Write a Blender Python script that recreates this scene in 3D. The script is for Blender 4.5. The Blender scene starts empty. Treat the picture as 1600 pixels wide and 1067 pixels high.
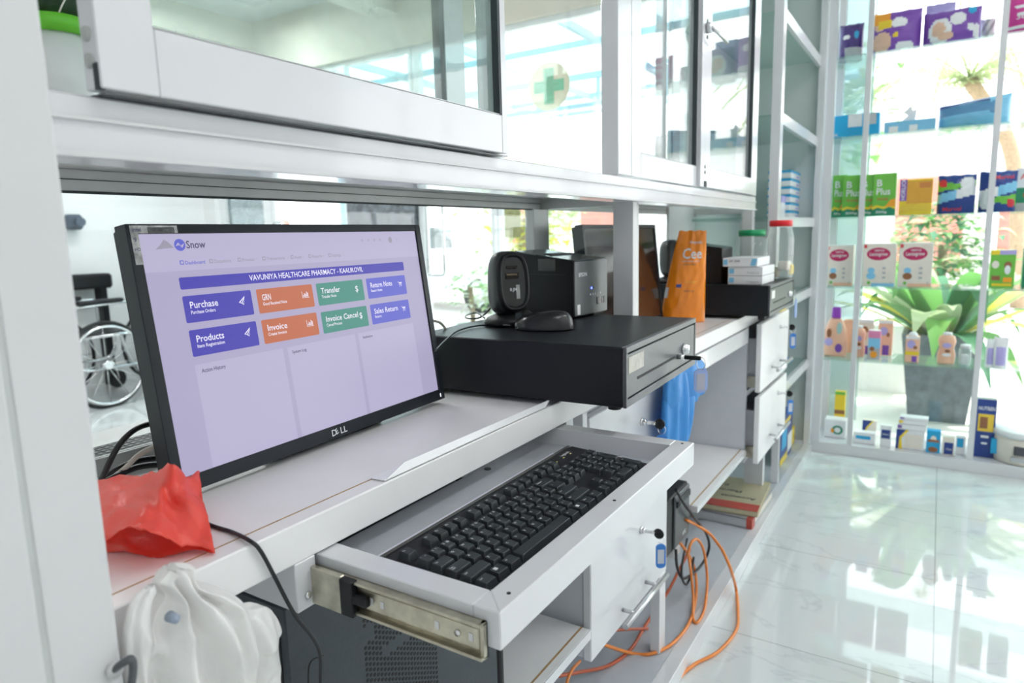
import bpy, bmesh, math, random
import numpy as np
from mathutils import Vector, Matrix, noise
random.seed(7)
S = bpy.context.scene
COL = S.collection
PI = math.pi
CAMZ = 1.13
# ---------------------------------------------------------------- camera
F = 1055.4
YAW, PIT, ROL = 0.564025, 0.154405, 0.0261263
fw = Vector((math.cos(YAW)*math.cos(PIT), math.sin(YAW)*math.cos(PIT), -math.sin(PIT)))
rt = Vector((math.sin(YAW), -math.cos(YAW), 0)); dn = fw.cross(rt)
R_ = math.cos(ROL)*rt + math.sin(ROL)*dn
D_ = -math.sin(ROL)*rt + math.cos(ROL)*dn
cd = bpy.data.cameras.new('camera'); cam = bpy.data.objects.new('camera', cd); COL.objects.link(cam)
cam.matrix_world = Matrix(((R_.x, -D_.x, -fw.x, 0), (R_.y, -D_.y, -fw.y, 0), (R_.z, -D_.z, -fw.z, CAMZ), (0, 0, 0, 1)))
cd.sensor_width = 36; cd.lens = 36*F/1600; cd.clip_start = .02; cd.clip_end = 200
cd.dof.use_dof = True; cd.dof.focus_distance = .95; cd.dof.aperture_fstop = 5.6
S.camera = cam
def at(px, py, X=None, Y=None, Z=None):
    """a point of the place seen at a pixel of the photograph, on a known plane"""
    d = R_*((px-800)/F) + D_*((py-533.5)/F) + fw
    if X is not None: t = X/d.x
    elif Y is not None: t = Y/d.y
    else: t = (Z-CAMZ)/d.z
    return Vector((0, 0, CAMZ)) + d*t
# ---------------------------------------------------------------- world, sun, added lamps, exposure
S.view_settings.view_transform = 'Standard'; S.view_settings.look = 'None'
S.view_settings.gamma = 1; S.view_settings.use_curve_mapping = False
S.view_settings.exposure = 0.0
w = bpy.data.worlds.new('sky'); S.world = w; w.use_nodes = True
wn = w.node_tree
bg = wn.nodes['Background']
tc = wn.nodes.new('ShaderNodeTexCoord'); sp = wn.nodes.new('ShaderNodeSeparateXYZ'); cr = wn.nodes.new('ShaderNodeValToRGB')
wn.links.new(tc.outputs['Generated'], sp.inputs[0]); wn.links.new(sp.outputs['Z'], cr.inputs[0]); wn.links.new(cr.outputs[0], bg.inputs[0])
cr.color_ramp.elements[0].color = (1, .985, .995, 1); cr.color_ramp.elements[1].color = (.90, .94, 1, 1); cr.color_ramp.elements[1].position = .7
bg.inputs[1].default_value = 4.6
def lamp(kind, name, loc, energy, size=None, rot=None, color=(1, 1, 1)):
    l = bpy.data.lights.new(name, kind); l.energy = energy; l.color = color
    o = bpy.data.objects.new(name, l); COL.objects.link(o); o.location = loc
    if rot: o.rotation_euler = rot
    if size and kind == 'AREA': l.shape = 'RECTANGLE'; l.size, l.size_y = size
    return o
sun = lamp('SUN', 'sun', (8, 3, 9), 7.0, rot=(math.radians(28), math.radians(22), 0), color=(1, .97, .9)); sun.data.angle = .02
CEIL = 2.95
ADDED_LAMPS = [(.4, -.8), (2.2, -.8), (.4, -2.4), (2.2, -2.4), (1.4, 2.6), (3.0, 4.4), (-.6, 3.8)]
for lx, ly in ADDED_LAMPS:
    lamp('AREA', 'added_ceiling_fill', (lx, ly, CEIL-.075), 10 if ly < 0 else 34, (1.15, .16), color=(1, .965, .985))  # area lights added to brighten the rooms; no such fixtures in view
S.cycles.max_bounces = 10; S.cycles.transparent_max_bounces = 24; S.cycles.diffuse_bounces = 5; S.cycles.glossy_bounces = 5
S.cycles.transmission_bounces = 8; S.cycles.sample_clamp_indirect = 6; S.cycles.use_denoising = True
S.cycles.caustics_reflective = False; S.cycles.caustics_refractive = False
# ---------------------------------------------------------------- materials
MATS = {}
def M(name, col, rough=.5, metal=0, var=.03, scale=30, bump=0, emit=0, coat=0, trans=0, alpha=1, spec=.5, sss=0):
    if name in MATS: return MATS[name]
    m = bpy.data.materials.new(name); m.use_nodes = True; nt = m.node_tree; N = nt.nodes; L = nt.links
    p = N['Principled BSDF']
    c = (*col, 1)
    if var or bump:
        t = N.new('ShaderNodeTexCoord'); nz = N.new('ShaderNodeTexNoise'); nz.inputs['Scale'].default_value = scale
        nz.inputs['Detail'].default_value = 3
        L.new(t.outputs['Object'], nz.inputs['Vector'])
    if var:
        r = N.new('ShaderNodeValToRGB')
        r.color_ramp.elements[0].position = .3; r.color_ramp.elements[1].position = .7
        r.color_ramp.elements[0].color = tuple(max(0, x*(1-var)) for x in col)+(1,)
        r.color_ramp.elements[1].color = tuple(min(1, x*(1+var)) for x in col)+(1,)
        L.new(nz.outputs['Fac'], r.inputs[0]); L.new(r.outputs[0], p.inputs['Base Color'])
        if emit: L.new(r.outputs[0], p.inputs['Emission Color'])
    else:
        p.inputs['Base Color'].default_value = c
        p.inputs['Emission Color'].default_value = c
    if bump:
        b = N.new('ShaderNodeBump'); b.inputs['Strength'].default_value = bump; b.inputs['Distance'].default_value = .002
        L.new(nz.outputs['Fac'], b.inputs['Height']); L.new(b.outputs[0], p.inputs['Normal'])
    p.inputs['Roughness'].default_value = rough; p.inputs['Metallic'].default_value = metal
    p.inputs['Specular IOR Level'].default_value = spec
    p.inputs['Coat Weight'].default_value = coat; p.inputs['Coat Roughness'].default_value = .05
    p.inputs['Transmission Weight'].default_value = trans; p.inputs['Alpha'].default_value = alpha
    p.inputs['Emission Strength'].default_value = emit
    if sss: p.inputs['Subsurface Weight'].default_value = sss; p.inputs['Subsurface Scale'].default_value = .02
    MATS[name] = m; return m
def glassmat(name, tint=(.93, .97, .96), haze=0.0, hazecol=(.85, .9, .88), smudge=0, gloss=1.0):
    m = bpy.data.materials.new(name); m.use_nodes = True; nt = m.node_tree; N = nt.nodes; L = nt.links; N.clear()
    out = N.new('ShaderNodeOutputMaterial'); tr = N.new('ShaderNodeBsdfTransparent'); gl = N.new('ShaderNodeBsdfGlossy')
    tr.inputs[0].default_value = (*tint, 1); gl.inputs['Roughness'].default_value = .01
    fr = N.new('ShaderNodeFresnel'); ge = N.new('ShaderNodeNewGeometry'); mr = N.new('ShaderNodeMapRange')
    mr.inputs['To Min'].default_value = 1.45; mr.inputs['To Max'].default_value = 1/1.45
    L.new(ge.outputs['Backfacing'], mr.inputs['Value']); L.new(mr.outputs[0], fr.inputs[0])   # a thin pane reflects the same from both sides
    mx = N.new('ShaderNodeMixShader')
    mul = N.new('ShaderNodeMath'); mul.operation = 'MULTIPLY'; mul.inputs[1].default_value = gloss
    L.new(fr.outputs[0], mul.inputs[0]); L.new(mul.outputs[0], mx.inputs[0]); L.new(tr.outputs[0], mx.inputs[1]); L.new(gl.outputs[0], mx.inputs[2])
    last = mx
    if haze or smudge:
        df = N.new('ShaderNodeBsdfDiffuse'); df.inputs[0].default_value = (*hazecol, 1)
        m2 = N.new('ShaderNodeMixShader'); L.new(mx.outputs[0], m2.inputs[1]); L.new(df.outputs[0], m2.inputs[2])
        t = N.new('ShaderNodeTexCoord'); nz = N.new('ShaderNodeTexNoise'); nz.inputs['Scale'].default_value = 9; nz.inputs['Detail'].default_value = 6
        L.new(t.outputs['Object'], nz.inputs['Vector'])
        mp = N.new('ShaderNodeMapRange'); mp.inputs['From Min'].default_value = .45; mp.inputs['From Max'].default_value = .75
        mp.inputs['To Min'].default_value = haze; mp.inputs['To Max'].default_value = haze+smudge
        L.new(nz.outputs['Fac'], mp.inputs['Value']); L.new(mp.outputs[0], m2.inputs[0]); last = m2
    L.new(last.outputs[0], out.inputs[0]); MATS[name] = m; return m
def translucent(name, col, mix=.5, rough=.4, bump=0, clear=0):
    m = bpy.data.materials.new(name); m.use_nodes = True; nt = m.node_tree; N = nt.nodes; L = nt.links
    p = N['Principled BSDF']; out = N['Material Output']; tl = N.new('ShaderNodeBsdfTranslucent'); mx = N.new('ShaderNodeMixShader')
    p.inputs['Base Color'].default_value = (*col, 1); tl.inputs[0].default_value = (*col, 1); p.inputs['Roughness'].default_value = rough
    mx.inputs[0].default_value = mix
    L.new(p.outputs[0], mx.inputs[1]); L.new(tl.outputs[0], mx.inputs[2]); last = mx
    if bump:
        t = N.new('ShaderNodeTexCoord'); nz = N.new('ShaderNodeTexNoise'); nz.inputs['Scale'].default_value = 18; nz.inputs['Detail'].default_value = 4
        L.new(t.outputs['Object'], nz.inputs['Vector']); b = N.new('ShaderNodeBump'); b.inputs['Strength'].default_value = bump; b.inputs['Distance'].default_value = .01
        L.new(nz.outputs['Fac'], b.inputs['Height']); L.new(b.outputs[0], p.inputs['Normal']); L.new(b.outputs[0], tl.inputs['Normal'])
    if clear:
        tr = N.new('ShaderNodeBsdfTransparent'); tr.inputs[0].default_value = (*[min(1, c*.5+.5) for c in col], 1)
        m2 = N.new('ShaderNodeMixShader'); m2.inputs[0].default_value = clear; L.new(mx.outputs[0], m2.inputs[1]); L.new(tr.outputs[0], m2.inputs[2]); last = m2
    L.new(last.outputs[0], out.inputs[0]); MATS[name] = m; return m

WHITE = M('white_powder_coat', (.69, .695, .715), .22, var=.015, scale=6, coat=.35)
WLAM = M('white_laminate', (.86, .855, .855), .34, var=.02, scale=14)
WPOST = M('white_aluminium', (.66, .662, .668), .38, var=.02, scale=9)
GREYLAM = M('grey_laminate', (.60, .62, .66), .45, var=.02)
GREYAL = M('grey_aluminium', (.56, .58, .57), .35, metal=.25, var=.03)
EDGE = M('chipboard_edge', (.42, .27, .13), .8, var=.2, scale=200)
BLACK = M('black_plastic', (.009, .010, .012), .42, var=.15, scale=300, spec=.3)
BLACKM = M('black_painted_steel', (.009, .011, .014), .40, var=.1, scale=500, bump=.15, spec=.3)
DGREY = M('dark_grey_steel', (.10, .105, .115), .36, metal=.3, var=.06, scale=300)
BEZEL = M('monitor_bezel', (.010, .014, .019), .38, var=.1, scale=300, spec=.3)
GLOSSB = M('glossy_black', (.01, .01, .012), .06, var=0, bump=.02)
KEYM = M('key_plastic', (.024, .029, .033), .40, var=.08, scale=400, spec=.5)
KBASE = M('keyboard_case', (.014, .014, .018), .55, var=.1, scale=600, bump=.2, spec=.3)
LEG = M('legend_white', (.8, .82, .85), .6, var=0)
CHROME = M('chrome', (.75, .75, .76), .15, metal=1, var=.04)
BRUSH = M('satin_aluminium', (.62, .63, .64), .32, metal=.9, var=.05)
ZINC = M('zinc_plated_steel', (.55, .52, .42), .32, metal=.9, var=.18, scale=60)
RUBBER = M('black_rubber', (.012, .012, .013), .7, var=.1)
SEAL = M('dark_seal', (.03, .04, .045), .6, var=.1)
REDP = translucent('red_plastic_film', (.96, .15, .11), .45, .35, .5)
WBAG = translucent('white_plastic_film', (.95, .945, .93), .28, .3, .5)
BLUEC = translucent('blue_plastic_film', (.06, .34, .80), .25, .4, .3)
GLASS = glassmat('clear_glass', (.95, .975, .97))
GLASSD = glassmat('dusty_cabinet_glass', (.80, .88, .86), .05, (.62, .72, .68), .35)
GLASSF = glassmat('facade_glass', (.97, .985, .98))
GLASSG = glassmat('grey_tinted_glass', (.42, .47, .48), .25, (.4, .45, .46), .15)
GREENEDGE = glassmat('green_glass_shelf', (.86, .96, .93), .06, (.75, .9, .86), 0)
TEALP = glassmat('frosted_teal_glass', (.72, .84, .84), .5, (.76, .85, .85), 0)
JARC = glassmat('clear_jar_plastic', (.92, .95, .94), .14, (.9, .93, .92), 0)
# ---------------------------------------------------------------- mesh builder
class MB:
    def __init__(s): s.bm = bmesh.new(); s.mats = []; s.cur = 0
    def mat(s, m):
        if m not in s.mats: s.mats.append(m)
        s.cur = s.mats.index(m); return s
    def _tag(s, faces, smooth=False):
        for f in faces:
            f.material_index = s.cur; f.smooth = smooth
    def box(s, x0, x1, y0, y1, z0, z1, m=None, bev=0, mtx=None, seg=1):
        if m: s.mat(m)
        if x0 > x1: x0, x1 = x1, x0
        if y0 > y1: y0, y1 = y1, y0
        if z0 > z1: z0, z1 = z1, z0
        v = [s.bm.verts.new((x, y, z)) for x in (x0, x1) for y in (y0, y1) for z in (z0, z1)]
        q = [(0, 1, 3, 2), (4, 6, 7, 5), (0, 4, 5, 1), (2, 3, 7, 6), (0, 2, 6, 4), (1, 5, 7, 3)]
        fs = [s.bm.faces.new([v[i] for i in a]) for a in q]
        s._tag(fs)
        if bev:
            es = set(e for f in fs for e in f.edges)
            r = bmesh.ops.bevel(s.bm, geom=list(es), offset=bev, segments=seg, affect='EDGES', profile=.5, material=-1)
            v = list(set(vv for f in r['faces'] for vv in f.verts) | set(x for x in v if x.is_valid))
            s._tag([f for f in r['faces']])
        if mtx is not None:
            v = [x for x in v if x.is_valid]
            bmesh.ops.transform(s.bm, matrix=mtx, verts=v)
        return s
    def prism(s, pts, axis, a, b, m=None, mtx=None, smooth=False):
        """closed outline pts (2D) extruded along an axis from a to b"""
        if m: s.mat(m)
        def P(p, t):
            return (t, p[0], p[1]) if axis == 'x' else (p[0], t, p[1]) if axis == 'y' else (p[0], p[1], t)
        A = [s.bm.verts.new(P(p, a)) for p in pts]; B = [s.bm.verts.new(P(p, b)) for p in pts]
        n = len(pts); sd = []
        for i in range(n): sd.append(s.bm.faces.new((A[i], A[(i+1) % n], B[(i+1) % n], B[i])))
        caps = [s.bm.faces.new(A[::-1]), s.bm.faces.new(B)]
        s._tag(sd, smooth); s._tag(caps)
        if mtx is not None: bmesh.ops.transform(s.bm, matrix=mtx, verts=A+B)
        return s
    def tube(s, path, r, m=None, n=10, cap=True, mtx=None, closed=False):
        if m: s.mat(m)
        path = [Vector(p) for p in path]; rings = []; up = None
        rr = r if isinstance(r, (list, tuple)) else [r]*len(path)
        for i, p in enumerate(path):
            if closed: t = (path[(i+1) % len(path)]-path[i-1]).normalized()
            else: t = (path[min(i+1, len(path)-1)]-path[max(i-1, 0)]).normalized()
            if up is None: up = Vector((0, 0, 1)) if abs(t.z) < .9 else Vector((1, 0, 0))
            side = t.cross(up).normalized(); up = side.cross(t).normalized()
            rings.append([s.bm.verts.new(p+rr[i]*(math.cos(a)*side+math.sin(a)*up)) for a in [2*PI*k/n for k in range(n)]])
        R2 = rings+[rings[0]] if closed else rings
        fs = [s.bm.faces.new((A[k], A[(k+1) % n], B[(k+1) % n], B[k])) for A, B in zip(R2, R2[1:]) for k in range(n)]
        s._tag(fs, True)
        if cap and not closed: s._tag([s.bm.faces.new(rings[0][::-1]), s.bm.faces.new(rings[-1])])
        if mtx is not None: bmesh.ops.transform(s.bm, matrix=mtx, verts=[v for q in rings for v in q])
        return s
    def cyl(s, p0, p1, r, m=None, n=20): return s.tube([p0, p1], r, m, n)
    def lathe(s, prof, c, m=None, n=24, axis='z', sx=1, sy=1, smooth=True):
        """profile (radius, height) turned about an axis through c"""
        if m: s.mat(m)
        rings = []
        for r, h in prof:
            ring = []
            for k in range(n):
                a = 2*PI*k/n; u, v = r*math.cos(a)*sx, r*math.sin(a)*sy
                q = (u, v, h) if axis == 'z' else (h, u, v) if axis == 'x' else (u, h, v)
                ring.append(s.bm.verts.new((c[0]+q[0], c[1]+q[1], c[2]+q[2])))
            rings.append(ring)
        s._tag([s.bm.faces.new((A[k], A[(k+1) % n], B[(k+1) % n], B[k])) for A, B in zip(rings, rings[1:]) for k in range(n)], smooth)
        if prof[0][0] > 1e-6: s._tag([s.bm.faces.new(rings[0][::-1])])
        if prof[-1][0] > 1e-6: s._tag([s.bm.faces.new(rings[-1])])
        return s
    def grid(s, fn, nu, nv, m=None, smooth=True, closeu=False):
        if m: s.mat(m)
        V = [[s.bm.verts.new(fn(i/(nu if closeu else nu-1), j/(nv-1))) for j in range(nv)] for i in range(nu)]
        fs = []
        for i in range(nu if closeu else nu-1):
            A, B = V[i], V[(i+1) % nu]
            for j in range(nv-1): fs.append(s.bm.faces.new((A[j], B[j], B[j+1], A[j+1])))
        s._tag(fs, smooth); return s
    def poly(s, pts, m=None):
        if m: s.mat(m)
        s._tag([s.bm.faces.new([s.bm.verts.new(p) for p in pts])]); return s
    def text(s, txt, size, mtx, m, cx=False, off=.0004, squash=1):
        s.mat(m); vs, ps, wd = textgeo(txt)
        V = []
        for v in vs:
            x = (v[0]-(wd/2 if cx else 0))*size*squash
            V.append(s.bm.verts.new(mtx @ Vector((x, v[1]*size, off))))
        for p in ps:
            try: s._tag([s.bm.faces.new([V[i] for i in p])])
            except ValueError: pass
        return s
    def build(s, name, parent=None, solid=0, recalc=True):
        if recalc: bmesh.ops.recalc_face_normals(s.bm, faces=s.bm.faces)
        me = bpy.data.meshes.new(name)
        o = bpy.data.objects.new(name, me); COL.objects.link(o)
        if parent is None or parent == 'base':
            # put the origin at the bottom centre
            xs = [v.co for v in s.bm.verts]
            c = Vector(((min(v.x for v in xs)+max(v.x for v in xs))/2, (min(v.y for v in xs)+max(v.y for v in xs))/2, min(v.z for v in xs)))
            bmesh.ops.translate(s.bm, verts=s.bm.verts, vec=-c); o.location = c
        else:
            org = parent['_org'] if '_org' in parent.keys() else (0, 0, 0)
            bmesh.ops.translate(s.bm, verts=s.bm.verts, vec=-Vector(org))
            o.parent = parent; o['_org'] = tuple(org)
        for m in s.mats: me.materials.append(m)
        s.bm.to_mesh(me); s.bm.free()
        if solid:
            md = o.modifiers.new('thickness', 'SOLIDIFY'); md.thickness = solid; md.offset = 0
        return o
_tc = {}
def textgeo(t):
    if t in _tc: return _tc[t]
    c = bpy.data.curves.new('t', 'FONT'); c.body = t; c.size = 1; c.resolution_u = 2; c.offset = .012
    o = bpy.data.objects.new('t', c); COL.objects.link(o)
    dg = bpy.context.evaluated_depsgraph_get(); me = bpy.data.meshes.new_from_object(o.evaluated_get(dg))
    vs = [tuple(v.co) for v in me.vertices]; ps = [tuple(p.vertices) for p in me.polygons]
    wd = max([v[0] for v in vs], default=0)
    bpy.data.objects.remove(o); bpy.data.curves.remove(c); bpy.data.meshes.remove(me)
    _tc[t] = (vs, ps, wd); return _tc[t]
def thing(name, label, cat, loc=(0, 0, 0), rotz=0, group=None, local=False):
    o = bpy.data.objects.new(name, None); COL.objects.link(o); o.location = loc; o.rotation_euler = (0, 0, rotz)
    o.empty_display_size = .05
    o['label'] = label; o['category'] = cat
    if group: o['group'] = group
    o['_org'] = (0, 0, 0) if local else tuple(loc)
    return o
def tag(o, label, cat, group=None, kind=None):
    o['label'] = label; o['category'] = cat
    if group: o['group'] = group
    if kind: o['kind'] = kind
    return o
def struct(o): o['kind'] = 'structure'; return o
def spline(pts, n=8):
    """Catmull-Rom through pts"""
    P = [Vector(p) for p in pts]; P = [2*P[0]-P[1]]+P+[2*P[-1]-P[-2]]; out = []
    for i in range(1, len(P)-2):
        a, b, c, d = P[i-1:i+3]
        for k in range(n):
            t = k/n; out.append(.5*((2*b)+(c-a)*t+(2*a-5*b+4*c-d)*t*t+(3*b-a-3*c+d)*t**3))
    out.append(P[-2]); return out
def face_mtx(o, xd, yd):
    """local frame: text runs along xd, up is yd"""
    xd = Vector(xd).normalized(); yd = Vector(yd).normalized(); z = xd.cross(yd)
    return Matrix(((xd.x, yd.x, z.x, o[0]), (xd.y, yd.y, z.y, o[1]), (xd.z, yd.z, z.z, o[2]), (0, 0, 0, 1)))
# ================================================================= THE ROOM
def tilemat():
    m = bpy.data.materials.new('marble_floor_tiles'); m.use_nodes = True; nt = m.node_tree; N = nt.nodes; L = nt.links
    p = N['Principled BSDF']; g = N.new('ShaderNodeNewGeometry')
    mp = N.new('ShaderNodeMapping'); mp.inputs['Location'].default_value = (0, .05, 0); L.new(g.outputs['Position'], mp.inputs[0])
    br = N.new('ShaderNodeTexBrick'); br.offset = 0; br.inputs['Scale'].default_value = 1
    br.inputs['Brick Width'].default_value = .608; br.inputs['Row Height'].default_value = .608; br.inputs['Mortar Size'].default_value = .0016
    br.inputs['Mortar Smooth'].default_value = .1
    br.inputs['Color1'].default_value = (1, 1, 1, 1); br.inputs['Color2'].default_value = (1, 1, 1, 1); br.inputs['Mortar'].default_value = (.55, .56, .56, 1)
    L.new(mp.outputs[0], br.inputs[0])
    wv = N.new('ShaderNodeTexNoise'); wv.inputs['Scale'].default_value = 1.6; wv.inputs['Detail'].default_value = 9; wv.inputs['Distortion'].default_value = 1.4
    m2 = N.new('ShaderNodeMapping'); m2.inputs['Scale'].default_value = (2.2, .7, 1); m2.inputs['Rotation'].default_value = (0, 0, .5)
    L.new(g.outputs['Position'], m2.inputs[0]); L.new(m2.outputs[0], wv.inputs['Vector'])
    r = N.new('ShaderNodeValToRGB'); e = r.color_ramp.elements
    e[0].position = .488; e[0].color = (.70, .73, .73, 1); e[1].position = .512; e[1].color = (.70, .73, .73, 1)
    q = e.new(.5); q.color = (.61, .64, .65, 1)
    L.new(wv.outputs['Fac'], r.inputs[0])
    mu = N.new('ShaderNodeMix'); mu.data_type = 'RGBA'; mu.blend_type = 'MULTIPLY'; mu.inputs[0].default_value = 1
    L.new(r.outputs[0], mu.inputs[6]); L.new(br.outputs['Color'], mu.inputs[7]); L.new(mu.outputs[2], p.inputs['Base Color'])
    p.inputs['Roughness'].default_value = .035; p.inputs['Specular IOR Level'].default_value = .7
    return m
TILE = tilemat()
WALLM = M('white_wall_paint', (.86, .88, .88), .6, var=.02, scale=3)
CEILM = M('ceiling_paint', (.74, .75, .74), .8, var=.03, scale=3)
CREAM = M('cream_paint', (.82, .76, .66), .6, var=.03, scale=4)
GRANITE = M('dark_granite', (.16, .18, .20), .22, var=.5, scale=22)
PAVE = M('pale_paving', (.72, .70, .67), .8, var=.08, scale=3, bump=.3)
b = MB(); b.box(-2, 4, -3, 6, -.1, 0, TILE); struct(b.build('floor'))
b = MB(); b.box(-2, 4.05, -3, 6, CEIL, CEIL+.1, CEILM)
for y in (1.6, 3.4, 5.0): b.box(-2, 4, y, y+.2, CEIL-.22, CEIL+.001, CREAM)
struct(b.build('ceiling'))
b = MB(); b.box(-2, 4, 5.9, 6, 0, CEIL, WALLM); struct(b.build('wall_left'))
b = MB(); b.box(-2.1, -2, -3, 6, 0, CEIL, WALLM); struct(b.build('wall_back'))
b = MB(); b.box(-2, 4, -3.1, -3, 0, CEIL, WALLM); struct(b.build('wall_right'))
# the glazed shop front at X = 4
b = MB(); b.box(3.95, 4.1, -3, 6, 2.5, CEIL, CREAM); b.box(3.955, 4.095, 3.33, 4.03, 0, 1.6, GRANITE); b.box(3.97, 4.08, 3.33, 4.03, 1.6, 1.64, WALLM)
b.box(3.95, 4.1, 5.72, 6, 0, 2.5, WALLM); struct(b.build('wall_front'))
FR = M('shopfront_frame', (.82, .85, .86), .35, var=.02)
def pane(n, y0, y1, z0, z1, g, fw_=.045, x=4.02):
    b = MB()
    for a, c in ((y0, y0+fw_), (y1-fw_, y1)): b.box(x-.03, x+.03, a, c, z0, z1, FR)
    for a, c in ((z0, z0+fw_), (z1-fw_, z1)): b.box(x-.029, x+.029, y0, y1, a, c, FR)
    o = b.build('window_frame'); o.name = 'window_%d' % n; struct(o)
    o['_org'] = tuple(o.location)
    g_ = MB().box(x-.004, x+.004, y0+fw_, y1-fw_, z0+fw_, z1-fw_, g).build('glass_pane', o)
    return o
pane(1, 4.99, 5.72, 0, 2.5, GLASSG, .1)
d1 = pane(2, 4.03, 4.98, 0, 2.5, GLASSF, .05); d1.name = 'door_1'
d2 = pane(3, 2.62, 3.32, 0, 2.5, GLASSF, .05); d2.name = 'door_2'
def pull(o, y0, y1, z0, z1, x=3.93):
    r = .03; pts = []
    for cy, cz, a0 in ((y1-r, z1-r, 0), (y0+r, z1-r, 90), (y0+r, z0+r, 180), (y1-r, z0+r, 270)):
        for k in range(5):
            a = math.radians(a0+k*22.5); pts.append((x, cy+r*math.cos(a), cz+r*math.sin(a)))
    b = MB(); b.tube(pts, .011, CHROME, closed=True)
    for z in (z0+.08, z1-.08): b.cyl((x, (y0), z), (4.02, y0, z), .008)
    b.build('pull_handle', o)
pull(d1, 4.78, 4.90, .88, 1.30); pull(d2, 3.05, 3.20, .86, 1.62)
pane(2, 3.33, 4.03, 1.64, 2.5, GLASSF, .03); pane(3, .52, 2.61, 0, 2.5, GLASSF, .035)
pane(4, -.95, .50, 0, 2.5, GLASSF, .03); pane(5, -2.4, -.96, 0, 2.5, GLASSF, .03)
b = MB(); b.box(3.975, 3.985, .33, .50, .1, 2.5, TEALP); b.box(3.93, 4.0, .47, .515, 0, 2.5, FR)
o = b.build('trim_1'); struct(o)
b = MB(); b.box(4.5, 4.62, .95, 1.12, 0, 2.5, FR)
tag(b.build('porch_post'), 'slim white porch post outside, right of the green cross', 'post')
# round sticker with the green cross
st = thing('cross_sticker', 'round cream sticker with a green pharmacy cross on the shopfront glass', 'sticker', (4.005, 2.2, 1.93))
b = MB(); b.lathe([(0, -.0015), (.152, -.0015), (.152, .0015), (0, .0015)], (4.005, 2.2, 2.08), M('sticker_cream', (.86, .84, .62), .5), axis='x', n=48, smooth=False)
b.build('sticker_disc', st)
b = MB(); GC = M('sticker_green', (.22, .62, .38), .5)
cz = 2.08
b.prism([(2.2+y, cz+z) for y, z in ((-.036, -.11), (.036, -.11), (.036, -.036), (.11, -.036), (.11, .036), (.036, .036), (.036, .11), (-.036, .11), (-.036, .036), (-.11, .036), (-.11, -.036), (-.036, -.036))], 'x', 4.002, 4.0032, GC)
b.build('cross', st)
b = MB(); b.box(3.99, 3.994, 2.43, 2.56, 1.12, 1.32, M('olive_notice', (.35, .36, .16), .6, var=.2)); tag(b.build('window_notice'), 'small olive notice stuck to the shopfront glass', 'notice')
q = at(114, 347, Y=5.85); b = MB(); b.box(q.x-.06, q.x+.06, 5.80, 5.90, q.z-.06, q.z+.06, M('dark_blue_grey', (.05, .08, .12), .5), .02); b.cyl((q.x+.02, 5.80, q.z), (q.x+.02, 5.76, q.z), .035)
tag(b.build('wall_fan'), 'small dark device fixed to the white wall behind the wheelchairs', 'device')
# housings of the added, unseen ceiling lamps
for lx, ly in ADDED_LAMPS:
    t = thing('added_ceiling_lamp', 'slim white ceiling lamp, unseen, added to fill the room with light', 'lamp', (lx, ly, CEIL-.06), group='added ceiling lamps')
    MB().box(lx-.6, lx+.6, ly-.1, ly+.1, CEIL-.06, CEIL, WHITE, .01).build('housing', t)
# ================================================================= OUTSIDE
b = MB(); b.box(4.1, 40, -25, 25, -.12, -.02, PAVE); struct(b.build('floor_outside'))
CANOPY = translucent('canopy_sheet', (.78, .92, .96), .75, .4, 0, .5)
STEEL = M('canopy_steel', (.34, .50, .56), .5, var=.05)
c = thing('canopy', 'pale turquoise sheet canopy on a steel grid outside the shop front', 'canopy', (5.8, 1.5, 2.48))
b = MB(); b.box(4.12, 7.6, .75, 6.5, 2.585, 2.59, CANOPY); b.box(4.12, 4.9, -4.5, .75, 2.585, 2.59, CANOPY); b.build('roof_sheet', c)
b = MB()
for y in [-4.4+i*.95 for i in range(12)]: b.box(4.12, 7.6 if y > .5 else 4.9, y-.025, y+.025, 2.53, 2.58, STEEL)
for x in (4.15, 4.88, 5.85, 6.7, 7.55): b.box(x-.02, x+.02, -4.5 if x < 5 else .75, 6.5, 2.54, 2.584, STEEL)
b.build('steel_grid', c)
b = MB()
for z in (2.26, 2.50): b.box(5.72, 5.76, .75, 6.5, z, z+.04, STEEL)
for y in [.78+i*.62 for i in range(10)]: b.box(5.725, 5.755, y, y+.03, 2.26, 2.52, STEEL)
b.build('truss', c)
b = MB()
for y in (1.0, 5.9): b.cyl((5.74, y, -.02), (5.74, y, 2.5), .05, STEEL)
b.build('canopy_post', c)
def leafmat(name, col): return translucent(name, col, .45, .45, .2)
LG = leafmat('leaf_green', (.16, .38, .10)); LY = leafmat('leaf_yellow', (.70, .66, .10)); LD = leafmat('leaf_dark', (.07, .22, .11)); LP = leafmat('leaf_pale', (.50, .58, .34))
PAVING_POT = M('pot_charcoal', (.14, .165, .185), .6, var=.25, scale=20)
def leaf(b, base, az, ln, wd, rise, droop, m, n=9, curl=.25):
    b.mat(m); d = Vector((math.cos(az), math.sin(az), 0)); sd = Vector((-d.y, d.x, 0)); rows = []
    for i in range(n):
        t = i/(n-1); r = ln*t
        p = Vector(base)+d*r*(1-.15*t)+Vector((0, 0, rise*math.sin(t*PI*.55)-droop*t*t))
        w_ = wd*math.sin(PI*min(1, .04+t**.75*.96))*.5+.002
        rows.append([b.bm.verts.new(p-sd*w_+Vector((0, 0, curl*w_))), b.bm.verts.new(p), b.bm.verts.new(p+sd*w_+Vector((0, 0, curl*w_)))])
    fs = []
    for A, B in zip(rows, rows[1:]):
        for k in range(2): fs.append(b.bm.faces.new((A[k], A[k+1], B[k+1], B[k])))
    b._tag(fs, True)
t = thing('potted_plant', 'large leafy plant in a tapered charcoal planter outside the display shelves', 'plant', (4.75, -.04, -.02))
b = MB()
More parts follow.
